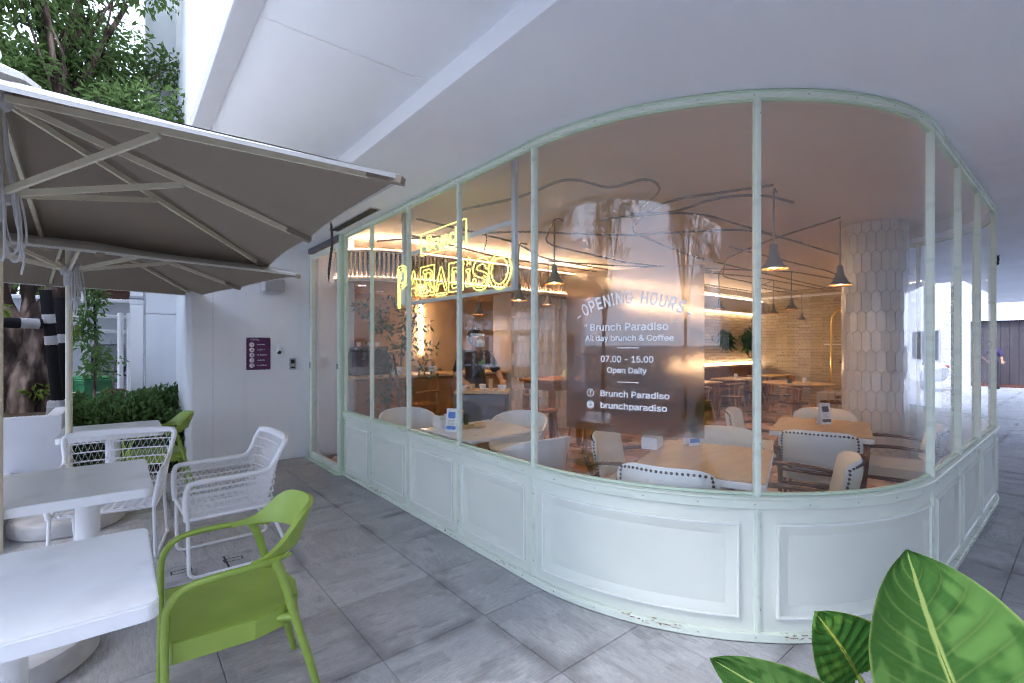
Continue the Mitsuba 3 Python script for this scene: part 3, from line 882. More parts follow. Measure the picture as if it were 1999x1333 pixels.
def limb(pts, r0, r1, n=9, k=5, wob=0.0):
    P = smooth_path(pts, k)
    rr = np.linspace(r0, r1, len(P))
    if wob:
        rr = rr * (1 + wob * (meshkit.noise(P * 3.0, 5) - 0.5) * 2)
    m = tube(P, rr, n)
    if wob:
        v = m.vertices
        nz = meshkit.fbm(v * [9, 9, 2.2], 3, 9) - 0.5
        m.vertices = v + nz[:, None] * wob * 1.5 * min(r0, 0.14) * m.vertex_normals
    return m


def crown_from(tips, per, spread, L, W, droop=0.2):
    P, D = [], []
    for t, sc in tips:
        c = np.asarray(t, float)
        n = int(per * sc)
        q = rng.normal(size=(n, 3))
        q /= np.linalg.norm(q, axis=1, keepdims=True)
        rad = spread * sc * rng.random((n, 1)) ** 0.45
        P.append(c + q * rad * [1, 1, 0.7])
        D.append(q * 0.8 + [0, 0, -droop])
    return foliage(np.vstack(P), np.vstack(D), L, W)


def tree(label, base, h, spread, group, seed, per=260, L=0.13, W=0.06, mat='leaf_tree', r0=0.16, clear=0.4, nlimb=6, category='tree', gap=0.55):
    g = np.random.default_rng(seed)
    k = thing('street_tree', label, category, group)
    b = np.array(base, float)
    top = b + [0, 0, h * clear]
    put(k, 'trunk', limb([b - [0, 0, 0.1], b + [0.05, 0.03, h * clear * 0.5], top], r0, r0 * 0.7, 9, 5, 0.25), 'bark', 60)
    tips, br = [], []
    for i in range(nlimb):
        a = i * 2 * math.pi / nlimb + g.random()
        el = 0.35 + 0.9 * g.random()
        e = top + np.array([math.cos(a) * spread * math.cos(el), math.sin(a) * spread * math.cos(el), h * (1 - clear) * (0.35 + 0.55 * math.sin(el))])
        mid = top + (e - top) * 0.5 + g.normal(size=3) * 0.15 + [0, 0, 0.2]
        br.append(limb([top - [0, 0, 0.15], mid, e], r0 * 0.5, 0.02, 6, 4))
        for j in range(5):
            q = top + (e - top) * (0.45 + 0.6 * g.random()) + g.normal(size=3) * spread * 0.26
            tips.append((q, 0.6 + 0.7 * g.random()))
            br.append(limb([mid + (e - mid) * 0.3, (mid + q) / 2 + g.normal(size=3) * 0.06, q], 0.035, 0.008, 5, 3))
    put(k, 'branch', cat(br), 'bark', 60)
    put(k, 'crown', crown_from(tips, per, spread * gap * 0.62, L, W), mat)
    return k


# the old tree in the planter
k = thing('planter_tree', 'old thick gnarled tree with propped trunk rising behind the white planter', 'tree')
tx, ty = -4.52, 5.70
tr = [limb([(tx - 0.10, ty + 0.06, 0.5), (tx - 0.12, ty + 0.02, 1.1), (tx - 0.16, ty - 0.02, 1.7), (tx - 0.30, ty + 0.1, 2.4), (tx - 0.45, ty + 0.2, 3.4)], 0.19, 0.10, 36, 16, 0.5),
      limb([(tx + 0.10, ty - 0.04, 0.5), (tx + 0.10, ty - 0.05, 1.2), (tx + 0.16, ty - 0.02, 1.8), (tx + 0.36, ty + 0.0, 2.5), (tx + 0.48, ty + 0.1, 3.6)], 0.18, 0.085, 36, 16, 0.5),
      limb([(tx + 0.0, ty - 0.14, 0.5), (tx - 0.02, ty - 0.13, 1.0), (tx + 0.02, ty - 0.02, 1.6), (tx + 0.0, ty + 0.2, 2.5)], 0.14, 0.06, 30, 16, 0.5),
      limb([(tx - 0.26, ty - 0.05, 0.55), (tx - 0.17, ty - 0.03, 0.8), (tx - 0.05, ty, 1.3)], 0.08, 0.05, 20, 12, 0.5), limb([(tx + 0.28, ty - 0.03, 0.55), (tx + 0.18, ty - 0.03, 0.85), (tx + 0.06, ty, 1.4)], 0.08, 0.05, 20, 12, 0.5)]
put(k, 'trunk', cat(tr), 'bark', 60)
g = np.random.default_rng(11)
tips, br = [], []
ends = [(-5.6, 4.6, 4.6), (-5.0, 4.4, 5.6), (-4.3, 4.9, 5.3), (-3.75, 5.2, 4.7), (-3.6, 5.5, 5.8), (-4.6, 5.6, 6.4), (-5.6, 5.6, 6.0), (-6.3, 5.2, 5.3), (-3.4, 5.45, 4.0), (-5.3, 6.8, 5.4), (-4.3, 7.2, 5.8), (-3.9, 5.3, 6.6), (-6.0, 6.4, 4.4), (-4.9, 5.2, 4.2)]
for e in ends:
    e = np.array(e)
    s = np.array([tx - 0.42, ty + 0.18, 3.1]) if e[0] < tx - 0.1 else np.array([tx + 0.46, ty + 0.08, 3.2])
    mid = (s + e) / 2 + g.normal(size=3) * 0.18
    br.append(limb([s, mid, e], 0.075, 0.025, 7, 5, 0.2))
    for j in range(6):
        q = s + (e - s) * (0.5 + 0.6 * g.random()) + g.normal(size=3) * 0.42
        q[0] = min(q[0], -3.15)
        tips.append((q, 0.55 + 0.6 * g.random()))
        br.append(limb([mid + (e - mid) * g.random() * 0.6, (mid + q) / 2 + g.normal(size=3) * 0.08, q], 0.022, 0.006, 5, 3))
put(k, 'branch', cat(br), 'bark', 60)
put(k, 'crown', crown_from(tips, 360, 0.52, 0.095, 0.040), 'leaf_tree')
for q in ((tx + 0.12, ty - 0.25, 0.98), (tx - 0.2, ty - 0.2, 1.9), (tx + 0.35, ty - 0.1, 1.7)):
    put(k, 'sprout', crown_from([(q, 0.5)], 60, 0.22, 0.09, 0.04), 'leaf_young')

# planter, plinth, soil
pl = thing('planter_wall', 'long white rendered planter at the left under the old tree', 'planter')
put(pl, 'front', bx(-6.3, -4.10, 4.10, 4.22, 0, 0.83, 0.008), 'planter_white')
put(pl, 'side', bx(-4.22, -4.101, 4.2205, 7.2, 0, 0.829, 0.008), 'planter_white')
put(pl, 'soil', bx(-6.28, -4.221, 4.221, 7.2, 0.0, 0.74), 'soil')
put(pl, 'plinth', bx(-6.3, -4.44, 2.75, 4.0995, 0, 0.33, 0.008), 'planter_white')


def tree_prop(label, foot, head, wraps):
    k = thing('tree_prop', label, 'tree support', 'black padded tree supports')
    foot, head = np.array(foot, float), np.array(head, float)
    put(k, 'pole', tube([foot, head], 0.052, 12), 'black_pad', 40)
    for a, b in wraps:
        put(k, 'tape', tube([foot + (head - foot) * a, foot + (head - foot) * b], 0.055, 12), 'tape_white', 40)
    return k


tree_prop('upright black padded pole with two white taped bands propping the old tree', (-4.20, 5.02, 0.88), (-4.285, 4.90, 2.10), [(0.52, 0.60), (0.71, 0.79)])
tree_prop('horizontal black padded pole lashed to the upright tree support', (-5.9, 4.3, 1.74), (-4.31, 4.86, 1.735), [(0.90, 0.985)])
tree_prop('second black padded pole standing behind the parasol pole', (-4.17, 5.25, 0.75), (-4.21, 5.29, 2.05), [(0.60, 0.68)])
k = thing('concrete_foot', 'round concrete foot of the upright tree support on the planter', 'footing')
put(k, 'block', xf(lathe([(0, 0), (0.088, 0.0), (0.095, 0.02), (0.085, 0.15), (0.078, 0.16), (0, 0.16)], 24), (-4.20, 5.02, 0.74)), 'concrete', 40)
put(k, 'groove', xf(lathe([(0.0905, 0.085), (0.093, 0.092), (0.0895, 0.10)], 24), (-4.20, 5.02, 0.74)), 'seam_grey', 40)


def hedge_mesh(x0, x1, y0, y1, z0, z1, n, L, W):
    P = np.stack([rng.uniform(x0, x1, n), rng.uniform(y0, y1, n), rng.uniform(0, 1, n) ** 0.6], -1)
    bump = meshkit.noise(np.c_[P[:, :2] * 3.2, np.zeros(n)], 4)
    P[:, 2] = z0 + P[:, 2] * (z1 - z0) * (0.62 + 0.72 * bump)
    c = np.array([(x0 + x1) / 2, (y0 + y1) / 2, (z0 + z1) / 2])
    D = (P - c) / np.array([x1 - x0, y1 - y0, z1 - z0])
    D[:, 2] = np.abs(D[:, 2]) + 0.3
    return foliage(P, D * 1.2, L, W, 0.55)


k = thing('hedge', 'clipped dark green hedge between the planter and the white end wall', 'hedge')
put(k, 'leaves', hedge_mesh(-4.09, -3.06, 4.72, 6.1, 0.02, 0.74, 13000, 0.072, 0.036), 'leaf_hedge', kind='stuff')
gs = []
for i in range(70):
    x, y = rng.uniform(-4.05, -3.1), rng.uniform(4.85, 6.0)
    gs.append(limb([(x, y, 0), (x + rng.normal() * 0.05, y + rng.normal() * 0.05, 0.35), (x + rng.normal() * 0.1, y + rng.normal() * 0.1, 0.72)], 0.008, 0.003, 4, 2))
put(k, 'twigs', cat(gs), 'bark', kind='stuff')
put(k, 'bed', bx(-4.098, -3.07, 4.68, 6.1, -0.004, 0.03), 'soil')
k = thing('planter_shrub', 'low dark shrub at the foot of the old tree, far left', 'shrub')
put(k, 'leaves', hedge_mesh(-6.2, -4.8, 4.3, 5.3, 0.72, 1.0, 2600, 0.07, 0.035), 'leaf_dark', kind='stuff')
put(k, 'stem', cat([limb([(x, 4.6 + 0.1 * i, 0.72), (x, 4.6 + 0.1 * i, 0.93)], 0.006, 0.003, 4, 1) for i, x in enumerate(np.linspace(-6.0, -5.0, 8))]), 'bark')
k = thing('climbing_shrub', 'tall leafy shrub against the white fence post behind the bin', 'shrub')
vs = [((-3.99 + 0.05 * rng.normal(), 7.4 + 0.15 * rng.normal(), z), 0.8) for z in np.linspace(1.1, 3.1, 20)]
put(k, 'leaves', crown_from(vs, 60, 0.19, 0.09, 0.045), 'leaf_hedge', kind='stuff')
put(k, 'stem', limb([(-4.0, 7.4, 0), (-3.95, 7.45, 1.4), (-4.0, 7.4, 3.0)], 0.03, 0.01, 6, 4), 'bark')

# green wheeled bin
k = thing('wheelie_bin', 'green wheeled litter bin with a round white sticker behind the hedge', 'bin')
bxp = mat4((-4.07, 8.1, 0), 38)


def taper(w0, d0, w1, d1, z0, z1):
    V = [(sx * w / 2, sy * d / 2, z) for w, d, z in ((w0, d0, z0), (w1, d1, z1)) for sx, sy in ((-1, -1), (1, -1), (1, 1), (-1, 1))]
    return mk(V, [[3, 2, 1, 0], [4, 5, 6, 7], [0, 1, 5, 4], [1, 2, 6, 5], [2, 3, 7, 6], [3, 0, 4, 7]])


put(k, 'body', taper(0.36, 0.40, 0.46, 0.52, 0.06, 0.90), 'bin_green', False, bxp)
put(k, 'rim', cbox(0, 0, 0.90, 0.52, 0.58, 0.045, 0.01), 'bin_green', False, bxp)
put(k, 'lid', xf(cat(bx(-0.27, 0.27, -0.31, 0.30, 0, 0.03, 0.01), bx(-0.24, 0.24, -0.27, 0.27, 0.03, 0.055, 0.012)), (0, 0, 0.948), 0, 3), 'bin_green', False, bxp)
put(k, 'sticker', xf(lathe([(0, 0.002), (0.115, 0.002), (0.117, 0)], 28), (0, -0.243, 0.58), 0, 86), 'sticker_white', False, bxp)
put(k, 'sticker__mark', xf(cat(xf(lathe([(0.04, 0), (0.06, 0.002), (0.065, 0)], 18), (0.01, 0, 0.002)), cbox(0.02, 0.03, 0.002, 0.07, 0.03, 0.003), cbox(-0.03, -0.02, 0.002, 0.03, 0.05, 0.003)), (0, -0.2435, 0.58), 0, 86), 'device_black', False, bxp)
put(k, 'lettering', xf(cat([cbox(-0.09 + 0.022 * i, 0, 0, 0.014, 0.022, 0.002) for i in range(9)]), (0, -0.255, 0.755), 0, 86), 'sticker_white', False, bxp)
for s in (-1, 1):
    put(k, 'wheel', xf(lathe([(0, -0.02), (0.09, -0.02), (0.1, 0), (0.09, 0.02), (0, 0.02)], 18), (s * 0.21, 0.2, 0.1), 0, 0, 90), 'rubber', 40, bxp)

# yard behind the hedge: boarded wall, pipes, meter box, posts
k = thing('yard_wall', 'pale boarded yard wall behind the pipes, seen past the hedge', 'wall')
put(k, 'body', bx(-5.6, -3.0, 8.95, 9.1, 0, 2.28), 'yard_paint')
put(k, 'coping', bx(-5.6, -3.0, 8.90, 9.12, 2.281, 2.34, 0.006), 'facade_white')
for i in range(14):
    put(k, 'board', bx(-5.58 + 0.18 * i, -5.58 + 0.18 * i + 0.172, 8.93, 8.9495, 0.02, 1.62, 0.003), 'yard_paint')
k = thing('white_rails', 'pair of white horizontal rails running across the yard wall', 'rail')
for z in (1.72, 1.98):
    put(k, 'rail', bx(-5.6, -3.35, 8.60, 8.66, z, z + 0.06, 0.006), 'facade_white')
for i, x in enumerate((-3.66, -3.555)):
    one('white_pipe', tube([(x, 6.9, 0.3), (x, 6.9, 1.98), (x, 7.4, 1.98)], 0.035, 12), 'facade_white', ['left one of two upright white pipes beside the bright post', 'right one of two upright white pipes beside the bright post'][i], 'pipe', 60, 'pair of white pipes')
k = thing('meter_box', 'small pale meter box with dark cable loops on the yard wall', 'meter box')
put(k, 'case', bx(-3.97, -3.62, 8.78, 8.9295, 1.20, 1.52, 0.015), 'device_grey')
put(k, 'frame', tube([(-3.97, 8.775, 1.20), (-3.62, 8.775, 1.20), (-3.62, 8.775, 1.52), (-3.97, 8.775, 1.52)], 0.012, 6, True), 'device_black', 40)
put(k, 'knob', xf(lathe([(0, 0), (0.02, 0), (0.018, 0.02), (0, 0.02)], 12), (-3.68, 8.78, 1.40), 0, 90), 'device_black', 40)
put(k, 'cable', tube(smooth_path([(-3.97, 8.76, 1.55), (-4.02, 8.76, 1.45), (-4.0, 8.76, 1.1), (-3.7, 8.76, 1.05), (-3.56, 8.74, 1.14), (-3.62, 8.74, 1.0), (-3.5, 8.7, 0.95)], 6), 0.018, 7), 'device_black', 60)
one('down_pipe', tube(smooth_path([(-4.12, 8.55, 3.6), (-4.10, 8.55, 1.5), (-4.08, 8.55, 0.85), (-3.95, 8.55, 0.68), (-3.6, 8.55, 0.66)], 6), 0.055, 12), 'hub_plastic', 'grey downpipe curving to the left of the meter box', 'pipe', 60)
one('fence_post', bx(-4.46, -4.32, 7.9, 8.04, 0, 3.2, 0.008), 'facade_white', 'tall white square post in front of the yard wall behind the bin', 'post')
k = thing('white_fence', 'white tubular fence behind the old tree trunk, far left', 'fence')
for z in (0.9, 2.3):
    put(k, 'rail', bx(-9.0, -4.6, 9.6, 9.64, z, z + 0.05, 0.005), 'facade_white')
for i in range(12):
    put(k, 'picket', bx(-9.0 + 0.38 * i, -8.96 + 0.38 * i, 9.58, 9.66, 0.0, 2.34, 0.004), 'facade_white')
k = thing('brick_house', 'reddish brown house seen above the yard wall', 'house')
put(k, 'wall', bx(-5.2, -2.0, 13.0, 16, 0, 4.6), 'rusty_brown')
put(k, 'plinth_wall', bx(-9.5, -6.8, 11.0, 13, 0, 1.3), 'rusty_brown')
for i in range(18):
    put(k, 'cladding_strip', bx(-5.2, -2.0, 12.97, 12.995, 1.2 + 0.18 * i, 1.37 + 0.18 * i, 0.004), 'rusty_brown')
put(k, 'pipe', bx(-4.40, -4.34, 12.9, 12.96, 0, 4.6), 'facade_white')
k = thing('potted_sapling', 'thin sapling in a small brown pot by the white pipes', 'plant')
put(k, 'pot', xf(lathe([(0, 0), (0.09, 0), (0.12, 0.17), (0.105, 0.17), (0.09, 0.12), (0, 0.12)], 18), (-3.72, 6.5, 0.72)), 'rusty_brown', 40)
put(k, 'stem', limb([(-3.72, 6.5, 0.8), (-3.74, 6.5, 1.05), (-3.70, 6.5, 1.3)], 0.008, 0.004, 5, 3), 'bark')
put(k, 'leaves', crown_from([((-3.74, 6.5, 1.1), 0.5), ((-3.7, 6.5, 1.3), 0.6)], 26, 0.17, 0.07, 0.03), 'leaf_hedge')
one('crate_shelf', bx(-3.95, -3.42, 6.25, 6.8, 0.0, 0.715, 0.01), 'concrete', 'low concrete ledge carrying the potted sapling', 'ledge')

for i, (x, y, h, sp, lab) in enumerate([(-7.3, 11.6, 6.5, 2.2, 'bushy green tree behind the white fence at far left'), (-5.2, 11.3, 7.0, 2.0, 'green tree rising behind the yard wall left of the house'), (-9.6, 8.2, 8.0, 2.6, 'broad green tree beyond the fence left of the old tree'), (-6.2, 16.5, 9.0, 3.0, 'tall green tree far behind the brown house')]):
    tree(lab, (x, y, -0.4), h, sp, 'trees behind the yard', 20 + i, per=230, L=0.16, W=0.07, clear=0.24)
for i, (x, y, h, sp, lab) in enumerate([(-9.6, 4.4, 8.5, 2.4, 'street tree at the kerb, first past the white car'), (-10.4, 0.2, 8.0, 2.2, 'street tree at the kerb opposite the nearest table'), (-10.6, -7.4, 8.5, 2.4, 'street tree at the kerb behind the viewer'), (-8.4, -11.0, 8.0, 2.8, 'street tree at the far kerb end behind the viewer'), (-12.5, 6.8, 9.0, 2.8, 'street tree across the road facing the shopfront')]):
    tree(lab, (x, y, -0.5), h, sp, 'trees along the street', 40 + i, per=70, L=0.2, W=0.09, mat='leaf_dark', r0=0.2, clear=0.32)
# ------------------------------------------------------------------ the room behind the glass
WARM = np.array([1.0, 0.70, 0.42])
LED, BULB, SPOT, BENCH = 6.8, 26.0, 700.0, 4.5
struct('room_floor', prism(ROOM.buffer(-0.031), -0.0075, 0.004), 'mortar')
hx, hexes = 0.15, []
for i in range(-12, 60):
    for j in range(-8, 34):
        x, y = i * hx * 1.5, (j + 0.5 * (i % 2)) * hx * math.sqrt(3)
        c = Point(x, y)
        h = Polygon([(x + (hx - 0.004) * math.cos(q * math.pi / 3), y + (hx - 0.004) * math.sin(q * math.pi / 3)) for q in range(6)])
        if not ROOM.buffer(-0.035).intersects(h):
            continue
        hh = h.intersection(ROOM.buffer(-0.035))
        if hh.area < 0.005:
            continue
        cx, cy = x - EYE[0], y - EYE[1]
        hexes.append((math.hypot(cx, cy), hh, [3, 0, 1, 0, 2, 0, 1, 3, 0, 2][int(rng.integers(10))]))
hexes.sort(key=lambda t: t[0])
for d, h, t in hexes[:290]:
    put('room_floor', 'floor_tile', prism(h, 0.004, 0.0075), hex_tones[t][0])
scene['hex_mixed'] = two({'type': 'principled', 'base_color': {'type': 'mesh_attribute', 'name': 'vertex_color'}, 'roughness': 0.35})
far, col = [], []
for d, h, t in hexes[290:]:
    m = prism(h, 0.004, 0.0075)
    far.append(m)
    col.append(np.tile(hex_tones[t][1], (len(m.vertices), 1)))
put('room_floor', 'far_floor_tile', cat(far), 'hex_mixed', False, kind='stuff', color=np.vstack(col))
struct('room_ceiling', prism(ROOM.buffer(0.02), 3.0, 3.1), 'ceiling_room')
put('room_ceiling', 'upstand', sweep(-4.5, J[-1], rect(-0.03, 0.02, 2.8605, 2.9995)), 'ceiling_room', 30)
w = thing('kitchen_wall', 'warm lit tan wall at the back of the bar', 'wall')
put(w, 'back', bx(-R, 4.2, 5.5, 5.62, 0, 3.0), 'wall_tan')
put(w, 'side', bx(-R - 0.02, -R + 0.05, 4.551, 5.4995, 0, 3.0), 'wall_tan')
put(w, 'return_wall', bx(4.14, 4.26, 3.95, 5.4995, 0, 3.0), 'wall_tan')
w = thing('added_door_wall', 'added pale wall inside the sliding door, standing in for a white reflection', 'wall')
put(w, 'body', bx(-R + 0.055, -1.10, 4.40, 4.50, 0, 2.99), 'render_white')  # added wall; its pale tone imitates the white wall mirrored in the door glass
w = thing('brick_wall', 'pale glazed brick wall closing the dining room on the right', 'wall')
put(w, 'body', bx(10.4, 10.5, -0.3, 4.0, 0, 3.0), 'mortar')
br = []
for r_ in range(36):
    for q in range(16):
        y = -0.3 + 0.28 * q + (0.14 if r_ % 2 else 0)
        if y + 0.27 < 3.94:
            br.append(bx(10.388, 10.402, y, y + 0.272, 0.005 + 0.083 * r_, 0.08 + 0.083 * r_))
put(w, 'brick', cat(br), 'brick_glaze', kind='stuff')
w = thing('dining_back_wall', 'cream tiled back wall above the brown bench', 'wall')
put(w, 'body', bx(4.2605, 10.3995, 3.95, 4.05, 0, 3.0), 'mortar')
br = []
for r_ in range(28):
    for q in range(22):
        x = 4.27 + 0.28 * q + (0.14 if r_ % 2 else 0)
        if x + 0.27 < 10.38:
            br.append(bx(x, x + 0.272, 3.938, 3.951, 0.005 + 0.083 * r_, 0.08 + 0.083 * r_))
put(w, 'brick', cat(br), 'brick_glaze', kind='stuff')
w = thing('passage_wall', 'plain wall on the passage side of the dining room, behind the tiled column', 'wall')
put(w, 'body', bx(4.33, 10.5, -0.09, -0.04, 0, 3.3), 'render_white')

# curved slatted bulkhead over the bar
bh = thing('bulkhead', 'curved dropped bulkhead with upright timber slats lit along its edges', 'bulkhead')
bp = smooth_path([(-1.50, 4.95), (-1.36, 4.40), (-1.05, 4.02), (-0.55, 3.86), (0.2, 3.84), (1.5, 3.84), (3.3, 3.84)], 10)


def path_strip(P, off, z0, z1):
    t = np.gradient(P, axis=0)
    t /= np.linalg.norm(t, axis=1, keepdims=True)
    nrm = np.stack([t[:, 1], -t[:, 0]], 1)
    Q = P + nrm * off
    n = len(Q)
    i = np.arange(n - 1)
    return mk(np.vstack([np.c_[Q, np.full(n, z0)], np.c_[Q, np.full(n, z1)]]), np.stack([i, i + 1, i + 1 + n, i + n], 1)), Q, t


put(bh, 'backing', path_strip(bp, -0.06, 2.44, 2.79)[0], 'slat_back', 40)
L = np.r_[0, np.cumsum(np.linalg.norm(np.diff(bp, axis=0), axis=1))]
for s in np.arange(0.03, L[-1], 0.062):
    x, y = np.interp(s, L, bp[:, 0]), np.interp(s, L, bp[:, 1])
    x2, y2 = np.interp(s + 0.01, L, bp[:, 0]), np.interp(s + 0.01, L, bp[:, 1])
    put(bh, 'slat', xf(cbox(0, 0, 2.445, 0.026, 0.05, 0.345), (x, y, 0), math.degrees(math.atan2(y2 - y, x2 - x))), 'slat_wood')
q0, Q0, _ = path_strip(bp, 0.02, 2.415, 2.445)
full = Polygon(list(map(tuple, Q0)) + [(3.3, 5.49), (-1.5, 5.49)]).buffer(0)
put(bh, 'soffit', prism(full, 2.385, 2.40), 'oak')
put(bh, 'lower_rim', cat(path_strip(bp, 0.022, 2.38, 2.43)[0], prism(Polygon(list(map(tuple, path_strip(bp, 0.03, 0, 1)[1])) + list(map(tuple, path_strip(bp, -0.05, 0, 1)[1]))[::-1]).buffer(0), 2.402, 2.412)), 'wall_cream', 40)
put(bh, 'upper_rim', prism(Polygon(list(map(tuple, path_strip(bp, 0.03, 0, 1)[1])) + list(map(tuple, path_strip(bp, -0.07, 0, 1)[1]))[::-1]).buffer(0), 2.792, 2.81), 'wall_cream')
put(bh, 'plain_face', cat(bx(3.31, 10.395, 3.66, 3.72, 2.42, 2.72), bx(3.31, 10.395, 3.66, 3.937, 2.395, 2.4195)), 'wall_cream')


def light(parent, name, mesh, rad, w=1.0, top=None, smooth=False):
    d = mikit.ply(mesh, None, smooth)
    d['emitter'] = lamp(rad, w)
    d['bsdf'] = {'type': 'diffuse', 'reflectance': rgb(0.5, 0.5, 0.5)}
    if top:
        k = key_of(name)
        scene[k] = d
        labels[k] = {'label': top[0], 'category': top[1]}
        if len(top) > 2:
            labels[k]['group'] = top[2]
        return k
    k = key_of(f'{parent}__{name}')
    scene[k] = d
    return k


ls, lq, _ = path_strip(bp, 0.034, 2.413, 2.424)
light(None, 'edge_light', cat(tube(np.c_[path_strip(bp, 0.012, 0, 1)[1], np.full(len(bp), 2.420)], 0.008, 6)), tuple(WARM * LED * 1.6), 1, ('glowing strip along the foot of the timber slats', 'light strip'))
light(None, 'cove_light', tube(np.c_[path_strip(bp, -0.058, 0, 1)[1], np.full(len(bp), 2.825)], 0.010, 6), tuple(WARM * LED), 1, ('glowing cove strip on top of the curved slatted bulkhead', 'light strip'))
light(None, 'cove_light', tube([(3.4, 3.69, 2.735), (10.3, 3.69, 2.735)], 0.014, 6), tuple(WARM * LED * 0.25), 1, ('long glowing strip above the plain cream bulkhead by the back wall', 'light strip'))
light(None, 'cove_light', tube([(4.4, 3.90, 2.378), (10.3, 3.90, 2.378)], 0.012, 6), tuple(WARM * LED * 0.42), 1, ('long glowing strip under the cream bulkhead washing the back wall', 'light strip'))
light(None, 'bench_light', tube([(6.2, 3.90, 1.03), (10.3, 3.90, 1.03)], 0.012, 6), tuple(WARM * BENCH), 1, ('glowing strip behind the top of the brown bench', 'light strip'))
light(None, 'shelf_light', tube([(0.55, 5.45, 1.35), (0.55, 5.45, 2.30)], 0.010, 6), tuple(WARM * LED), 1, ('upright glowing strip on the kitchen wall behind the indoor tree', 'light strip'))
for i, (x, y) in enumerate([(-0.9, 4.6), (0.1, 4.5), (1.1, 4.55), (-0.4, 5.1), (0.7, 5.1)]):
    k = thing('downlight', 'small round recessed spotlight over the bar, ' + ['front row, nearest the indoor tree', 'front row, above the worker', 'front row, nearest the tiled pier', 'back row, left one', 'back row, right one'][i], 'spotlight', 'spotlights over the bar')
    light(k, 'lens', xf(lathe([(0.045, 2.3835), (0.0, 2.3830)], 16), (x, y, 0)), tuple(WARM * SPOT * np.array([1, 1.08, 1.25])), 1.0)
    put(k, 'trim', xf(lathe([(0.046, 2.3845), (0.062, 2.3815), (0.064, 2.3848)], 16), (x, y, 0)), 'powder_white', 40)

# bar, tiled pier, kitchen things
bar = thing('bar_counter', 'long brown timber bar counter with pale top in front of the kitchen', 'bar counter')
put(bar, 'front', bx(-1.25, 1.30, 3.98, 4.04, 0, 1.05), 'teak')
for i in range(12):
    put(bar, 'front_board', bx(-1.24 + 0.2115 * i, -1.24 + 0.2115 * i + 0.206, 3.962, 3.9795, 0.10, 1.03, 0.004), 'teak')
put(bar, 'top', bx(-1.28, 1.33, 3.90, 4.55, 1.05, 1.09, 0.006), 'oak')
put(bar, 'plinth', bx(-1.25, 1.30, 3.99, 4.5, 0, 0.0995), 'steel_dark')
inst = []
for i, (x, w_, h_, lab) in enumerate([(-0.55, 0.22, 0.10, 'white stacked plates on the bar near the indoor tree'), (-0.20, 0.06, 0.12, 'small white jug on the bar left of the worker'), (0.02, 0.14, 0.10, 'white folded box on the bar beside the worker'), (0.75, 0.16, 0.12, 'white bowl on the bar right of the worker')]):
    one('bar_crockery', xf(lathe([(0, 0), (w_ / 2 * 0.8, 0), (w_ / 2, h_), (w_ / 2 - 0.008, h_), (w_ / 2 * 0.75, 0.012), (0, 0.012)], 18), (x, 4.15, 1.0905)), 'glaze_white', lab, 'crockery', 40)
k = thing('bar_tap', 'tall dark looped tap standing on the bar', 'tap')
put(k, 'spout', tube(smooth_path([(-0.42, 4.32, 1.09), (-0.42, 4.32, 1.42), (-0.40, 4.28, 1.52), (-0.36, 4.22, 1.52), (-0.34, 4.18, 1.40)], 6), 0.011, 8), 'steel_dark', 60)
put(k, 'base', xf(lathe([(0, 0), (0.035, 0), (0.03, 0.03), (0, 0.03)], 14), (-0.42, 4.32, 1.0905)), 'steel_dark', 40)
k = thing('coffee_machine', 'dark coffee machine on the bar behind the indoor tree', 'coffee machine')
put(k, 'body', cbox(-0.93, 4.34, 1.0905, 0.55, 0.34, 0.34, 0.03), 'steel_dark')
put(k, 'hood', cbox(-0.93, 4.30, 1.431, 0.50, 0.30, 0.06, 0.02), 'alloy')
for i in range(3):
    put(k, 'cup', xf(lathe([(0, 0), (0.025, 0), (0.035, 0.06), (0.032, 0.06), (0, 0.01)], 12), (-1.08 + 0.14 * i, 4.3, 1.4915)), 'glaze_white', 40)
pier = thing('tiled_pier', 'broad pier clad in pale picket tiles at the end of the bar', 'pier')
put(pier, 'core', bx(1.36, 2.9, 3.90, 4.4, 0, 2.38), 'tile_grout')


def picket(w, h, p, t=0.007):
    return prism(Polygon([(-w / 2, -h / 2 + p), (0, -h / 2), (w / 2, -h / 2 + p), (w / 2, h / 2 - p), (0, h / 2), (-w / 2, h / 2 - p)]), 0, t)


pk = mikit.ply(picket(0.090, 0.222, 0.040), 'picket_tile')
base = trimesh.transformations.euler_matrix(math.pi / 2, 0, 0)
for r_ in range(12):
    for q in range(15):
        x = 1.41 + 0.102 * q + (0.051 if r_ % 2 else 0)
        if x < 2.87:
            m = base.copy()
            m[:3, 3] = (x, 3.8995, 0.10 + 0.196 * r_)
            put(pier, 'wall_tile', pk, None, to=m)
col_ = thing('tiled_column', 'round column clad in pale elongated hexagonal tiles inside the curved glass', 'column')
CX, CY, CR = 3.62, -0.50, 0.335
put(col_, 'core', xf(lathe([(CR - 0.004, 0.0), (CR - 0.004, 3.0)], 36), (CX, CY, 0)), 'tile_grout', 40)
NA = 22
pkc = mikit.ply(picket(0.0885, 0.272, 0.040, 0.0065), 'picket_tile')
for r_ in range(13):
    for q in range(NA):
        a = 2 * math.pi * (q + 0.5 * (r_ % 2)) / NA
        m = trimesh.transformations.euler_matrix(math.pi / 2, 0, a + math.pi / 2)
        m[:3, 3] = (CX + (CR - 0.0045) * math.cos(a), CY + (CR - 0.0045) * math.sin(a), 0.12 + 0.239 * r_)
        put(col_, 'column_tile', pkc, None, to=m)
put(col_, 'skirting', xf(lathe([(CR + 0.02, 0.0), (CR + 0.02, 0.07), (CR, 0.075)], 36), (CX, CY, 0)), 'walnut', 40)

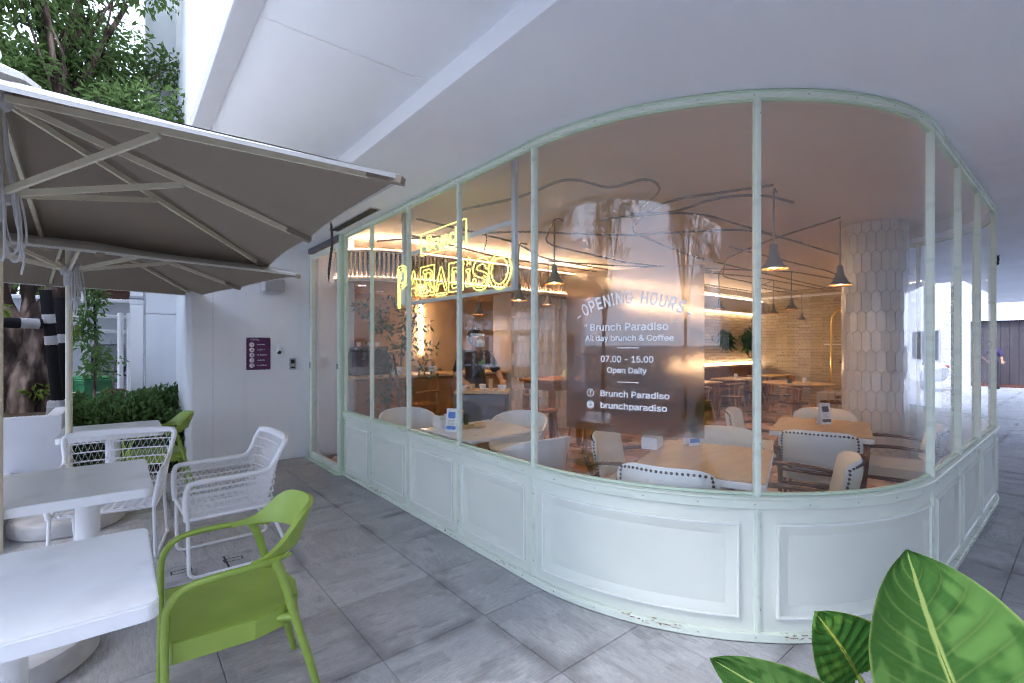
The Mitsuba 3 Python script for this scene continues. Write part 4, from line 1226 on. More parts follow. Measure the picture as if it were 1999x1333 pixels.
# ceiling conduits and bell pendants
PIPES = [[(-1.2, 3.4), (-0.2, 1.9), (0.9, 1.3), (1.7, 0.2), (3.0, 0.1)], [(-1.3, 2.2), (0.2, 2.4), (1.2, 3.0), (3.0, 3.1), (8.5, 3.0)], [(-1.1, 1.7), (-0.88, 0.95), (-0.97, 0.35), (-0.45, 0.36), (-0.47, -0.02), (-0.15, 0.05), (0.3, 0.6)],
         [(0.55, -0.55), (0.2, 0.3), (0.9, 1.2), (3.0, 1.6), (9.5, 1.7)], [(2.22, -0.54), (2.7, 0.3), (3.6, 1.4), (5.5, 2.4), (9.5, 2.5)], [(-0.2, 1.29), (0.5, 2.2), (2.5, 2.4), (4.5, 1.96)],
         [(1.46, 3.12), (2.5, 2.8), (5.5, 1.15), (9.8, 0.8)], [(6.52, 1.87), (7.5, 2.6), (9.87, 2.69)], [(-1.0, 3.0), (0.8, 3.5), (6.0, 3.45)], [(3.2, 2.7), (6.0, 2.0), (9.9, 1.9)], [(2.5, 0.8), (6.0, 0.7), (10.0, 1.2)], [(0.2, 1.0), (0.56, 0.34), (0.40, -0.10), (0.62, -0.42), (1.1, -0.5)], [(0.3, 0.7), (0.8, 0.25), (4.4, 0.12)]]
for i, P in enumerate(PIPES):
    z = 2.80 + 0.014 * (i % 5)
    lab = ['wavy grey conduit nearest the shopfront by the neon lettering', 'grey conduit running deep along the bar side of the ceiling', 'short wavy grey conduit nearest the curved glass', 'grey conduit feeding the bell pendant nearest the curved glass', 'grey conduit feeding the pendant against the tiled column', 'grey conduit feeding the pendant above the shell chairs', 'grey conduit crossing the ceiling from the tiled pier pendant', 'grey conduit feeding the pendant over the round table', 'straight grey conduit along the face of the slatted bulkhead', 'long grey conduit toward the brick wall, crossing mid ceiling', 'grey conduit along the passage side of the dining room', 'looped grey conduit just left of the nearest bell pendant', 'grey conduit running back from the curved glass to the column'][i]
    one('ceiling_conduit', tube(bend([(x, y, z) for x, y in P], 0.35, 7), 0.0115, 7), 'pipe_grey', lab, 'conduit', 60, 'conduits under the ceiling')
PEND = [(0.55, -0.55, 2.14, 1.0, 'large bell pendant left of the tiled column, nearest the curved glass'), (2.22, -0.54, 2.14, 1.0, 'large bell pendant against the tiled column'), (-0.20, 1.29, 2.14, 0.95, 'bell pendant hanging above the white shell chairs'), (1.46, 3.12, 2.13, 0.92, 'bell pendant in front of the tiled pier'), (4.50, 1.96, 2.15, 0.92, 'bell pendant over the middle of the dining room'),
        (6.52, 1.87, 2.15, 0.92, 'bell pendant over the round table'), (5.49, 1.15, 2.15, 0.92, 'bell pendant right of the round table'), (9.2, 2.3, 2.13, 0.92, 'farthest bell pendant before the brick wall'), (0.95, 4.25, 2.02, 1.0, 'bell pendant over the bar by the worker'), (0.3, 2.45, 2.08, 1.0, 'bell pendant above the service trolley')]
shade = lathe([(0.016, 0.215), (0.026, 0.20), (0.032, 0.15), (0.045, 0.095), (0.075, 0.035), (0.112, 0.006), (0.115, 0.0)], 22)
inner_ = lathe([(0.111, 0.001), (0.072, 0.034), (0.042, 0.093), (0.028, 0.15)], 22)
for x, y, z, sc, lab in PEND:
    k = thing('pendant_lamp', lab, 'pendant lamp', 'bell pendants in the dining room')
    m = mat4((x, y, z), sc=sc)
    put(k, 'shade', shade, 'shade_grey', 40, m)
    put(k, 'shade__lining', inner_, 'copper_inside', 40, m)
    d = mikit.ply(xf(trimesh.creation.icosphere(2, 0.028), (0, 0, 0.035)), None, True)
    d.update(emitter=lamp(tuple(WARM * BULB), 0.7), to_world=T(m.tolist()), bsdf={'type': 'diffuse'})
    scene[key_of(k + '__bulb')] = d
    put(k, 'stem', tube(bend([(x, y, z + 0.2 * sc), (x, y, 2.83), (x + 0.18, y + 0.05, 2.835)], 0.09), 0.008, 7), 'pipe_grey', 60)

# ------------------------------------------------------------------ seats and tables inside


def rounded(w, h, r):
    return sbox(-w / 2, -h / 2, w / 2, h / 2).buffer(-r).buffer(r, 8)


def club_model():
    """Walnut armchair, cream padded back with nail heads; it faces -x."""
    W, H = 0.58, 0.36

    def pad(off, dw):
        def fn(u, v):
            t, q = 2 * u - 1, 2 * v - 1
            k = 0.86 + 0.14 * np.sqrt(np.clip(1 - np.abs(t) ** 6, 0, 1))
            y = t * (W / 2 - dw) * (1 - 0.13 * np.abs(q) ** 7)
            zz = q * (H / 2 - dw) * (1 - 0.20 * np.abs(t) ** 5)
            bulge = off * (1 - np.abs(t) ** 4) * (1 - np.abs(q) ** 4)
            x = 0.27 + 0.20 * (zz + H / 2) - 0.09 * t ** 2 + bulge
            return np.stack([x, y, 0.635 + zz], -1)
        return fn
    f, b = grid(pad(-0.045, 0.0), 20, 14), grid(pad(0.030, 0.0), 20, 14)
    nails, fb = [], (lambda u, v: pad(0.030, 0.0)(0.045 + 0.91 * u, 0.06 + 0.88 * v))
    for i in range(19):
        for u, v in ((i / 18, 0.985), (i / 18, 0.0)):
            nails.append(fb(np.array(u), np.array(v)))
    for i in range(1, 11):
        for u, v in ((0.005, i / 11), (0.995, i / 11)):
            nails.append(fb(np.array(u), np.array(v)))
    nail = cat([xf(trimesh.creation.icosphere(1, 0.0085), p + np.array([0.004, 0, 0])) for p in nails])
    seat = prism(rounded(0.50, 0.52, 0.06), 0, 0.075)
    P = [('backrest', f, 'hide_cream', 60), ('backrest__rear_cover', b, 'hide_back', 60), ('backrest__nail_heads', nail, 'nail_bronze', False),
         ('seat', xf(seat, (-0.02, 0, 0.385)), 'hide_cream', 30)]
    for s in (1, -1):
        arm = smooth_path([(0.30, s * 0.30, 0.60), (0.18, s * 0.315, 0.635), (-0.02, s * 0.32, 0.650), (-0.20, s * 0.315, 0.640), (-0.29, s * 0.30, 0.618)], 5)
        P.append(('armrest', tube(arm, np.r_[np.linspace(0.016, 0.026, len(arm) - 4), [0.026, 0.024, 0.020, 0.012]], 9, flat=0.65), 'walnut', 60))
        P.append(('front_leg', limb([(-0.20, s * 0.305, 0.635), (-0.215, s * 0.285, 0.40), (-0.245, s * 0.275, 0.002)], 0.019, 0.012, 8, 4), 'walnut', 60))
        P.append(('rear_leg', limb([(0.315, s * 0.285, 0.66), (0.255, s * 0.275, 0.42), (0.335, s * 0.265, 0.002)], 0.020, 0.013, 8, 4), 'walnut', 60))
        P.append(('side_rail', tube([(-0.215, s * 0.27, 0.37), (0.26, s * 0.262, 0.36)], 0.016, 7), 'walnut', 60))
    for x, z in ((-0.215, 0.37), (0.262, 0.36), (0.295, 0.475)):
        P.append(('cross_rail', tube(smooth_path([(x, -0.275, z), (x + 0.012, 0, z), (x, 0.275, z)], 4), 0.015, 7), 'walnut', 60))
    return kit(*P)


club = club_model()
CG = 'walnut armchairs with cream padded backs'
for x, y, rz, lab in [(-0.59, -0.03, 110, 'cream backed walnut armchair at the left side of the near oak table, in profile'), (-1.01, -0.60, 200, 'nail studded armchair back just inside the curved glass below the near table'), (-0.03, -0.38, 20, 'cream armchair on the far side of the near oak table facing the street'), (1.57, -0.02, 106, 'cream armchair in profile left of the second oak table'),
                      (0.93, -0.77, 196, 'nail studded cream armchair back in front of the second oak table'), (1.98, -0.46, 16, 'cream armchair behind the second oak table beside the column'), (-0.27, -1.02, -70, 'cream armchair tilted against the curved sill, nail heads down its edge'), (1.62, -1.13, -74, 'dark walnut armchair right of the second oak table against the glass')]:
    place(club, 'club_armchair', lab, 'armchair', (x, y, 0.0075), rz, CG)


def oak_table(w, d):
    return kit(('tabletop', bx(-w / 2, w / 2, -d / 2, d / 2, 0.742, 0.752, 0.003), 'oak', False),
               ('edge', bx(-w / 2 - 0.002, w / 2 + 0.002, -d / 2 - 0.002, d / 2 + 0.002, 0.70, 0.7418, 0.004), 'powder_white', False),
               ('column', cbox(0, 0, 0.02, 0.09, 0.09, 0.68, 0.006), 'hub_plastic', False), ('foot', cbox(0, 0, 0, 0.48, 0.44, 0.019, 0.004), 'steel_dark', False))


ot = oak_table(0.98, 0.74)
place(ot, 'oak_table', 'oak topped table with white edge just inside the curved glass, tissue box on it', 'table', (-0.66, -0.62, 0.0075), 20, 'oak topped dining tables')
place(ot, 'oak_table', 'second oak topped table nearer the tiled column, with a menu card', 'table', (1.36, -0.64, 0.0075), 16, 'oak topped dining tables')


def tissue(name, lab, loc, rz, fill):
    k = thing(name, lab, 'box')
    m = mat4(loc, rz)
    put(k, 'case', cat(cbox(0, 0, 0, 0.19, 0.11, 0.008), bx(-0.095, 0.095, -0.055, -0.047, 0.008, 0.085, 0.002), bx(-0.095, 0.095, 0.047, 0.055, 0.008, 0.085, 0.002), bx(-0.095, -0.087, -0.047, 0.047, 0.008, 0.085, 0.002), bx(0.087, 0.095, -0.047, 0.047, 0.008, 0.085, 0.002)), 'powder_white', False, m)
    g = np.random.default_rng(5)
    for i in range(5):
        put(k, 'napkin', xf(bx(-0.07, 0.07, -0.002, 0.002, 0, 0.09 + 0.015 * g.random()), (g.normal() * 0.006, -0.036 + 0.018 * i, 0.009), g.normal() * 4, g.normal() * 6), fill, False, m)
    return k


def tent(lab, loc, rz, art):
    k = thing('menu_card', lab, 'menu card', 'folded menu cards on the tables')
    m = mat4(loc, rz)
    for s in (1, -1):
        put(k, 'leaf_board', xf(cbox(0, 0, 0, 0.11, 0.003, 0.20), (0, s * 0.034, 0), 0, s * 9.5), 'paper_white', False, m)
    put(k, 'print', xf(cat(cbox(0, -0.0022, 0.115, 0.07, 0.001, 0.055), cbox(0, -0.0022, 0.02, 0.09, 0.001, 0.03)), (0, -0.034, 0), 0, -9.5), art, False, m)
    put(k, 'print__lines', xf(cat([cbox(0, -0.0022, 0.062 + 0.011 * i, 0.05 + 0.02 * (i % 2), 0.001, 0.004) for i in range(4)]), (0, -0.034, 0), 0, -9.5), 'device_grey', False, m)
    return k


tissue('tissue_box', 'white tissue box filled with napkins on the near oak table', (-0.66, -0.20, 0.7605), 20, 'paper_white')
tissue('napkin_box', 'white napkin box on the marble table beside the menu card', (-1.40, 1.52, 0.7605), 80, 'paper_white')
tent('pale menu card on the near oak table behind the tissue box', (-0.36, -0.34, 0.7605), -18, 'paper_blue')
tent('menu card with a dark picture on the second oak table', (1.50, -0.62, 0.7605), -30, 'steel_dark')
tent('tall blue and white menu card on the marble table against the glass', (-1.44, 1.28, 0.7605), -62, 'paper_blue')
k = thing('condiment_tray', 'small kraft tray with a black grinder and orange menu on the marble table', 'condiment tray')
put(k, 'tray', cat(cbox(-1.27, 1.36, 0.7605, 0.18, 0.15, 0.006), bx(-1.36, -1.354, 1.285, 1.435, 0.767, 0.81), bx(-1.36, -1.18, 1.285, 1.291, 0.7668, 0.80)), 'kraft')
put(k, 'grinder', xf(lathe([(0, 0), (0.024, 0), (0.018, 0.05), (0.024, 0.09), (0.015, 0.12), (0, 0.125)], 14), (-1.24, 1.37, 0.7668)), 'device_black', 40)
put(k, 'folder', xf(cbox(0, 0, 0, 0.10, 0.006, 0.15), (-1.30, 1.40, 0.7668), 30, 10), 'paper_orange')
put(k, 'bread', xf(trimesh.creation.icosphere(2, 1.0), (-1.15, 1.27, 0.785), 20, 0, 0, (0.08, 0.045, 0.028)), 'kraft', True)

place(kit(('tabletop', bx(-0.40, 0.40, -0.38, 0.38, 0.722, 0.752, 0.008), 'marble', False), ('column', cbox(0, 0, 0.02, 0.10, 0.10, 0.70, 0.006), 'oak', False), ('foot', cbox(0, 0, 0, 0.46, 0.46, 0.019, 0.004), 'steel_dark', False)),
      'marble_table', 'white marble table inside the straight shopfront beside the shell chairs', 'table', (-1.18, 1.22, 0.0075), 3)


def shell_model():
    def fn(u, v):
        t = 2 * u - 1
        a = t * math.radians(112)
        z = 0.44 + (0.36 * (1 - 0.55 * np.abs(t) ** 2.6)) * v
        r = 0.235 + 0.045 * v
        return np.stack([r * np.cos(a) - 0.0 + 0.03 * v, (r + 0.03) * np.sin(a), z], -1)
    P = [('shell', thick(fn, 30, 8, 0.018), 'shell_white', 50), ('seat', prism(Polygon([(0.24 * math.cos(q), 0.262 * math.sin(q)) for q in np.linspace(0, 2 * math.pi, 30)[:-1]]), 0.425, 0.455), 'shell_white', 30)]
    for sx, sy in ((-1, -1), (-1, 1), (1, -1), (1, 1)):
        P.append(('leg', limb([(sx * 0.16, sy * 0.17, 0.43), (sx * 0.24, sy * 0.235, 0.001)], 0.017, 0.011, 8, 3), 'oak', 60))
    P.append(('stretcher', cat(tube([(-0.2, -0.2, 0.22), (0.2, 0.2, 0.22)], 0.009, 6), tube([(-0.2, 0.2, 0.215), (0.2, -0.2, 0.215)], 0.009, 6)), 'oak', 60))
    return kit(*P)


sh = shell_model()
for x, y, rz, lab in [(-1.26, 2.42, 78, 'white shell chair at the left side of the marble table behind the glass'), (-0.55, 1.50, 25, 'white shell chair on the far side of the marble table'), (-1.13, 0.62, -95, 'white shell chair at the right side of the marble table nearest the mullion')]:
    place(sh, 'shell_chair', lab, 'chair', (x, y, 0.0075), rz, 'white shell chairs round the marble table')


def stool_model(h=0.70):
    P = [('seat', prism(rounded(0.38, 0.36, 0.09), h - 0.035, h), 'teak', 30)]
    for sx, sy in ((-1, -1), (-1, 1), (1, -1), (1, 1)):
        P.append(('leg', limb([(sx * 0.13, sy * 0.12, h - 0.03), (sx * 0.19, sy * 0.18, 0.001)], 0.018, 0.014, 7, 2), 'teak', 60))
    P.append(('foot_rail', tube([(-0.17, -0.165, 0.22), (0.17, -0.165, 0.22), (0.17, 0.165, 0.22), (-0.17, 0.165, 0.22)], 0.010, 6, True), 'teak', 60))
    P.append(('backrest', tube(smooth_path([(0.13, -0.17, h + 0.16), (0.19, -0.09, h + 0.18), (0.20, 0, h + 0.185), (0.19, 0.09, h + 0.18), (0.13, 0.17, h + 0.16)], 4), 0.022, 7, flat=0.5), 'teak', 60))
    for sy in (-1, 1):
        P.append(('back_post', limb([(0.14, sy * 0.13, h - 0.01), (0.16, sy * 0.14, h + 0.165)], 0.011, 0.010, 6, 2), 'teak', 60))
    return kit(*P)


st = stool_model()
for x, y, rz, lab in [(0.45, 2.20, 175, 'tall timber stool at the left end of the high table'), (0.95, 1.88, 265, 'tall timber stool in front of the high table'), (1.45, 2.05, 265, 'tall timber stool at the right of the high table'), (-0.95, 3.62, 268, 'tall timber stool at the bar left, near the indoor tree'), (-0.45, 3.62, 272, 'second tall timber stool along the bar')]:
    place(st, 'bar_stool', lab, 'stool', (x, y, 0.0075), rz, 'tall timber stools')
k = thing('high_table', 'high timber table with thick top beside the tiled pier', 'table')
put(k, 'tabletop', bx(0.55, 1.75, 2.10, 2.75, 1.02, 1.06, 0.006), 'teak')
put(k, 'apron', bx(0.60, 1.70, 2.15, 2.70, 0.92, 1.0195), 'teak')
for x in (0.62, 1.68):
    for y in (2.17, 2.68):
        put(k, 'leg', cbox(x, y, 0.0075, 0.07, 0.07, 0.912, 0.006), 'teak')
k = thing('table_bottle', 'small yellow jug with a straw on the high table', 'jug')
put(k, 'body', xf(lathe([(0, 0), (0.035, 0), (0.04, 0.05), (0.028, 0.09), (0.03, 0.11), (0, 0.105)], 14), (1.15, 2.45, 1.0605)), 'yellow_clay', 40)
put(k, 'straw', tube([(1.15, 2.45, 1.14), (1.13, 2.45, 1.22)], 0.004, 5), 'yellow_clay')


def dining_model():
    P = [('seat', prism(rounded(0.42, 0.42, 0.12), 0.42, 0.45), 'walnut', 30)]
    for sx, sy in ((-1, -1), (-1, 1), (1, -1), (1, 1)):
        P.append(('leg', limb([(sx * 0.15, sy * 0.15, 0.43), (sx * 0.21, sy * 0.21, 0.001)], 0.016, 0.011, 7, 2), 'oak', 60))
    arc = [(0.19 * math.cos(a) + 0.02, 0.24 * math.sin(a), 0.70 + 0.03 * math.cos(a)) for a in np.radians(np.linspace(-95, 95, 11))]
    P.append(('back_rail', tube(arc, 0.018, 7, flat=0.8), 'oak', 60))
    for a in np.radians([-75, -45, -15, 15, 45, 75]):
        P.append(('spindle', tube([(0.17 * math.cos(a), 0.19 * math.sin(a), 0.44), (0.19 * math.cos(a) + 0.02, 0.24 * math.sin(a), 0.705)], 0.007, 5), 'oak', 60))
    return kit(*P)


dn = dining_model()
DG = 'spindle back chairs in the middle of the dining room'
for x, y, rz, lab in [(6.1, 1.35, 150, 'spindle back chair at the near left of the round table'), (6.75, 0.85, 240, 'spindle back chair at the near right of the round table'), (7.4, 2.1, 30, 'spindle back chair on the far side of the round table'), (5.0, 2.6, 180, 'spindle back chair at the left of the long bench table'), (6.2, 2.55, 265, 'spindle back chair before the long bench table'), (7.6, 2.75, 268, 'spindle back chair toward the right of the bench table'), (3.2, 2.4, 140, 'spindle back chair nearest the tiled pier'), (3.9, 2.6, 20, 'spindle back chair facing the tiled pier'), (7.9, 1.0, 200, 'spindle back chair near the brass arch')]:
    place(dn, 'dining_chair', lab, 'chair', (x, y, 0.0075), rz, DG)
place(kit(('tabletop', lathe([(0, 0.72), (0.62, 0.72), (0.64, 0.735), (0.64, 0.75), (0.63, 0.757), (0, 0.757)], 40), 'oak', 40), ('column', lathe([(0.16, 0), (0.12, 0.05), (0.07, 0.35), (0.10, 0.70), (0.2, 0.7195)], 20), 'teak', 40)), 'round_table', 'round oak table in the middle of the dining room', 'table', (6.85, 1.55, 0.0075))
for i, (x, lab) in enumerate([(5.6, 'rectangular timber table before the left of the bench'), (7.4, 'rectangular timber table before the middle of the bench'), (9.2, 'rectangular timber table before the right of the bench')]):
    k = thing('bench_table', lab, 'table', 'timber tables along the bench')
    put(k, 'tabletop', cbox(x, 3.05, 0.72, 1.1, 0.65, 0.035, 0.006), 'oak')
    for dx in (-0.48, 0.48):
        for dy in (-0.26, 0.26):
            put(k, 'leg', cbox(x + dx, 3.05 + dy, 0.0075, 0.05, 0.05, 0.712, 0.004), 'teak')
k = thing('sofa_bench', 'long brown upholstered bench along the lit back wall', 'bench')
put(k, 'seat', bx(4.4, 10.3, 3.42, 3.86, 0.10, 0.45, 0.03), 'sofa_brown')
for i in range(8):
    put(k, 'back_cushion', bx(4.41 + 0.735 * i, 4.41 + 0.735 * i + 0.725, 3.72, 3.868, 0.452, 0.99, 0.04), 'sofa_brown')
for i, (x, y, m_, h_, lab) in enumerate([(5.45, 3.0, 'glaze_white', 0.08, 'white cup on the left bench table'), (7.5, 3.1, 'glaze_white', 0.09, 'white cup on the middle bench table'), (6.6, 1.6, 'steel_dark', 0.09, 'dark jar on the round table'), (6.95, 1.45, 'paper_white', 0.10, 'white jar on the round table'), (7.15, 1.75, 'orange_paint', 0.11, 'orange red jar on the round table')]):
    one('table_jar', xf(lathe([(0, 0), (0.04, 0), (0.045, h_ * 0.6), (0.035, h_), (0, h_)], 14), (x, y, 0.7575 if y > 2.5 else 0.765)), m_, lab, 'jar', 40)
k = thing('brass_arch', 'tall brass arch with shelf and a hanging dark bottle standing on a grey plinth', 'display stand')
ax, ay = 8.95, 1.42
put(k, 'arch', tube(smooth_path([(ax - 0.06, ay + 0.16, 0.45), (ax - 0.06, ay + 0.16, 1.7), (ax - 0.04, ay + 0.13, 2.16), (ax, ay, 2.30), (ax + 0.04, ay - 0.13, 2.16), (ax + 0.06, ay - 0.16, 1.7), (ax + 0.06, ay - 0.16, 0.45)], 8), 0.022, 9), 'brass', 60)
put(k, 'shelf', xf(cbox(0, 0, 0, 0.20, 0.62, 0.02), (ax, ay, 1.52), -18), 'paper_white')
put(k, 'plinth', cbox(ax, ay, 0.0075, 0.62, 0.75, 0.44, 0.01), 'hub_plastic')
put(k, 'bottle', xf(lathe([(0, 0), (0.05, 0), (0.045, 0.12), (0.015, 0.22), (0.014, 0.30), (0, 0.30)], 14), (ax + 0.02, ay - 0.03, 1.10), 0, 18), 'device_black', 40)
k = thing('wall_fern', 'trailing green fern hanging on the tiled back wall', 'plant', 'hanging ferns on the back wall')
for q, (x, z) in enumerate([(8.3, 1.75), (9.5, 1.72)]):
    if q:
        k = thing('wall_fern', 'second trailing fern further right on the tiled back wall', 'plant', 'hanging ferns on the back wall')
    P = np.array([[x, 3.8, z]]) + rng.normal(size=(160, 3)) * [0.10, 0.04, 0.10]
    D = np.stack([rng.normal(size=160) * 0.5, -0.5 - 0.3 * rng.random(160), -0.9 * np.ones(160)], -1)
    put(k, 'fronds', foliage(P, D, 0.30, 0.06, 0.35), 'leaf_dark')
    put(k, 'basket', xf(lathe([(0, -0.06), (0.07, -0.05), (0.10, 0.05), (0.09, 0.05), (0, 0.0)], 14), (x, 3.84, z)), 'rusty_brown', 40)
k = thing('dried_branches', 'reddish dried branches in a vase left of the bench', 'plant')
put(k, 'vase', xf(lathe([(0, 0), (0.06, 0), (0.09, 0.12), (0.05, 0.26), (0.055, 0.30), (0.0, 0.28)], 16), (6.0, 3.55, 0.99)), 'rusty_brown', 40)
put(k, 'twig', cat([limb([(6.0, 3.55, 1.2), (6.0 + rng.normal() * 0.1, 3.55 + rng.normal() * 0.05, 1.45), (6.0 + rng.normal() * 0.22, 3.55 + rng.normal() * 0.08, 1.55 + 0.3 * rng.random())], 0.006, 0.003, 4, 3) for _ in range(14)]), 'orange_paint')
k = thing('indoor_tree', 'slender potted olive tree just inside the glass left of the bar', 'tree')
itx, ity = -1.05, 3.25
put(k, 'pot', xf(lathe([(0, 0), (0.15, 0), (0.19, 0.38), (0.175, 0.38), (0.16, 0.33), (0, 0.33)], 22), (itx, ity, 0.0075)), 'cast_concrete', 40)
put(k, 'trunk', cat(limb([(itx - 0.03, ity, 0.33), (itx - 0.06, ity + 0.03, 0.8), (itx - 0.02, ity, 1.35)], 0.022, 0.012, 7, 4), limb([(itx + 0.03, ity, 0.33), (itx + 0.07, ity - 0.02, 0.8), (itx + 0.02, ity + 0.05, 1.4)], 0.020, 0.010, 7, 4)), 'bark', 60)
tp = [((max(itx + 0.26 * rng.normal(), -1.32), min(ity + 0.26 * rng.normal(), 3.7), 1.45 + 0.38 * rng.normal()), 0.8) for _ in range(30)]
put(k, 'crown', crown_from(tp, 42, 0.17, 0.062, 0.022), 'leaf_dark')
k = thing('service_trolley', 'dark grey service trolley with an oak tray top in front of the worker', 'trolley')
tm = mat4((-0.34, 2.36, 0.0075), -39)
put(k, 'tray_top', cbox(0, 0, 0.94, 0.64, 0.42, 0.035, 0.005), 'oak', False, tm)
put(k, 'body', cbox(0.02, 0, 0.56, 0.52, 0.36, 0.379, 0.008), 'trolley_grey', False, tm)
put(k, 'shelf', cbox(0.06, 0, 0.52, 0.70, 0.42, 0.02, 0.004), 'steel_dark', False, tm)
put(k, 'lower_box', cbox(0.12, 0, 0.14, 0.16, 0.2, 0.379, 0.006), 'trolley_grey', False, tm)
for sx in (-1, 1):
    for sy in (-1, 1):
        put(k, 'post', tube([(sx * 0.30, sy * 0.18, 0.08), (sx * 0.30, sy * 0.18, 0.938)], 0.012, 7), 'steel_dark', 60, tm)
        put(k, 'caster', xf(lathe([(0, -0.012), (0.035, -0.012), (0.035, 0.012), (0, 0.012)], 14), (sx * 0.30, sy * 0.18, 0.036), 0, 90), 'rubber', 40, tm)
k = one('trolley_tub', xf(cat(cbox(0, 0, 0.0, 0.12, 0.10, 0.09, 0.008)), (-0.34 - 0.12, 2.36 - 0.02, 0.5485), -39), 'glaze_white', 'small white tub on the trolley shelf', 'tub')
for i, (dx, dy, r, h_, m_, lab) in enumerate([(-0.22, 0.02, 0.05, 0.04, 'glaze_white', 'low white saucer at the left of the trolley tray'), (-0.12, -0.06, 0.035, 0.07, 'kraft', 'brown cup on the trolley tray'), (0.0, 0.05, 0.045, 0.06, 'glaze_white', 'white bowl in the middle of the trolley tray'), (0.10, -0.04, 0.03, 0.13, 'kraft', 'tall brown cup on the trolley tray'), (0.23, 0.03, 0.055, 0.05, 'glaze_white', 'white dish at the right end of the trolley tray')]):
    p = tm @ np.array([dx, dy, 0.9755, 1])
    one('tray_dish', xf(lathe([(0, 0), (r * 0.7, 0), (r, h_), (r - 0.006, h_), (r * 0.6, 0.008), (0, 0.008)], 16), p[:3]), m_, lab, 'crockery', 40)
# ------------------------------------------------------------------ neon sign hung behind the straight glass
NX = -1.20


def npt(s, z, d=0.0):
    return (NX - 0.030 - d, 2.664 - s, z)


neon = thing('neon_sign', 'yellow neon BRUNCH PARADISO lettering on a pale frame behind the glass', 'neon sign')
for b in (2.664, 0.725):
    put(neon, 'hanger', bx(NX - 0.02, NX + 0.02, b - 0.022, b + 0.022, 1.95, 2.999, 0.002), 'sign_frame')
for z in (1.965, 2.505):
    put(neon, 'crossbar', bx(NX - 0.018, NX + 0.018, 0.748, 2.641, z - 0.018, z + 0.018, 0.002), 'sign_frame')
NEON = (0.165, 0.175, 0.026)
SK = {  # letter skeletons in a unit box
    'P': [[(0.14, 0), (0.14, 1), (0.55, 1), (0.86, 0.93), (0.95, 0.78), (0.86, 0.60), (0.55, 0.53), (0.30, 0.53)]],
    'A': [[(0.05, 0), (0.5, 1), (0.95, 0)], [(0.24, 0.36), (0.76, 0.36)], [(-0.05, 0), (0.2, 0)], [(0.8, 0), (1.05, 0)]],
    'a': [[(0.05, 0), (0.5, 1), (0.95, 0)], [(0.24, 0.36), (0.76, 0.36)]],
    'R': [[(0.15, 0), (0.15, 1), (0.6, 1), (0.88, 0.88), (0.88, 0.64), (0.6, 0.52), (0.15, 0.52)], [(0.52, 0.52), (0.95, 0)], [(0, 0), (0.35, 0)], [(0, 1), (0.2, 1)], [(0.8, 0), (1.05, 0)]],
    'D': [[(0.12, 0), (0.12, 1), (0.5, 0.97), (0.85, 0.72), (0.88, 0.35), (0.5, 0.03), (0.12, 0)]],
    'I': [[(0.5, 0), (0.5, 0.72)], [(0.1, 0), (0.9, 0)], [(0.15, 0.72), (0.62, 0.72)]],
    'S': [[(0.95, 0.78), (0.82, 0.95), (0.5, 1.0), (0.18, 0.90), (0.08, 0.72), (0.25, 0.56), (0.7, 0.44), (0.92, 0.28), (0.80, 0.07), (0.45, 0.0), (0.12, 0.08), (0.05, 0.24)]],
    'B': [[(0.1, 0), (0.1, 1), (0.6, 1), (0.85, 0.86), (0.8, 0.62), (0.55, 0.53), (0.1, 0.53)], [(0.55, 0.53), (0.9, 0.42), (0.95, 0.18), (0.65, 0), (0.1, 0)]],
    'r': [[(0.15, 0), (0.15, 0.68)], [(0.15, 0.4), (0.4, 0.62), (0.85, 0.66)]], 'u': [[(0.1, 0.68), (0.1, 0.2), (0.35, 0), (0.65, 0.02), (0.9, 0.22)], [(0.9, 0.68), (0.9, 0)]],
    'n': [[(0.1, 0), (0.1, 0.68)], [(0.1, 0.42), (0.35, 0.64), (0.65, 0.66), (0.88, 0.48), (0.88, 0)]], 'c': [[(0.9, 0.5), (0.7, 0.66), (0.35, 0.66), (0.1, 0.45), (0.1, 0.2), (0.35, 0), (0.7, 0.02), (0.9, 0.16)]],
    'h': [[(0.1, 0), (0.1, 1)], [(0.1, 0.42), (0.35, 0.64), (0.65, 0.66), (0.88, 0.48), (0.88, 0)]]}


def loops(poly):
    for g in getattr(poly, 'geoms', [poly]):
        yield g.exterior
        yield from g.interiors


def neon_tube(ring_, r, d=0.0):
    c = np.array(ring_.simplify(0.0015).coords)[:-1]
    return tube([npt(s, z, d) for s, z in c], r, 6, True)


def glyph(ch, s0, s1, z0, z1, w, r, inner=0.0):
    ls_ = [LineString([(s0 + (s1 - s0) * x, z0 + (z1 - z0) * y) for x, y in p]) for p in SK[ch]]
    body = shapely.union_all(ls_).buffer(w, 4, cap_style='round')
    out = [neon_tube(l, r) for l in loops(body) if l.length > 0.03]
    if inner:
        for l in ls_:
            out.append(tube([npt(*c) for c in l.coords], r, 6))
    return cat(out)


def glow(name, mesh, lab=None):
    k = light(neon, name, mesh, NEON, 0.08, None, True)
    return k


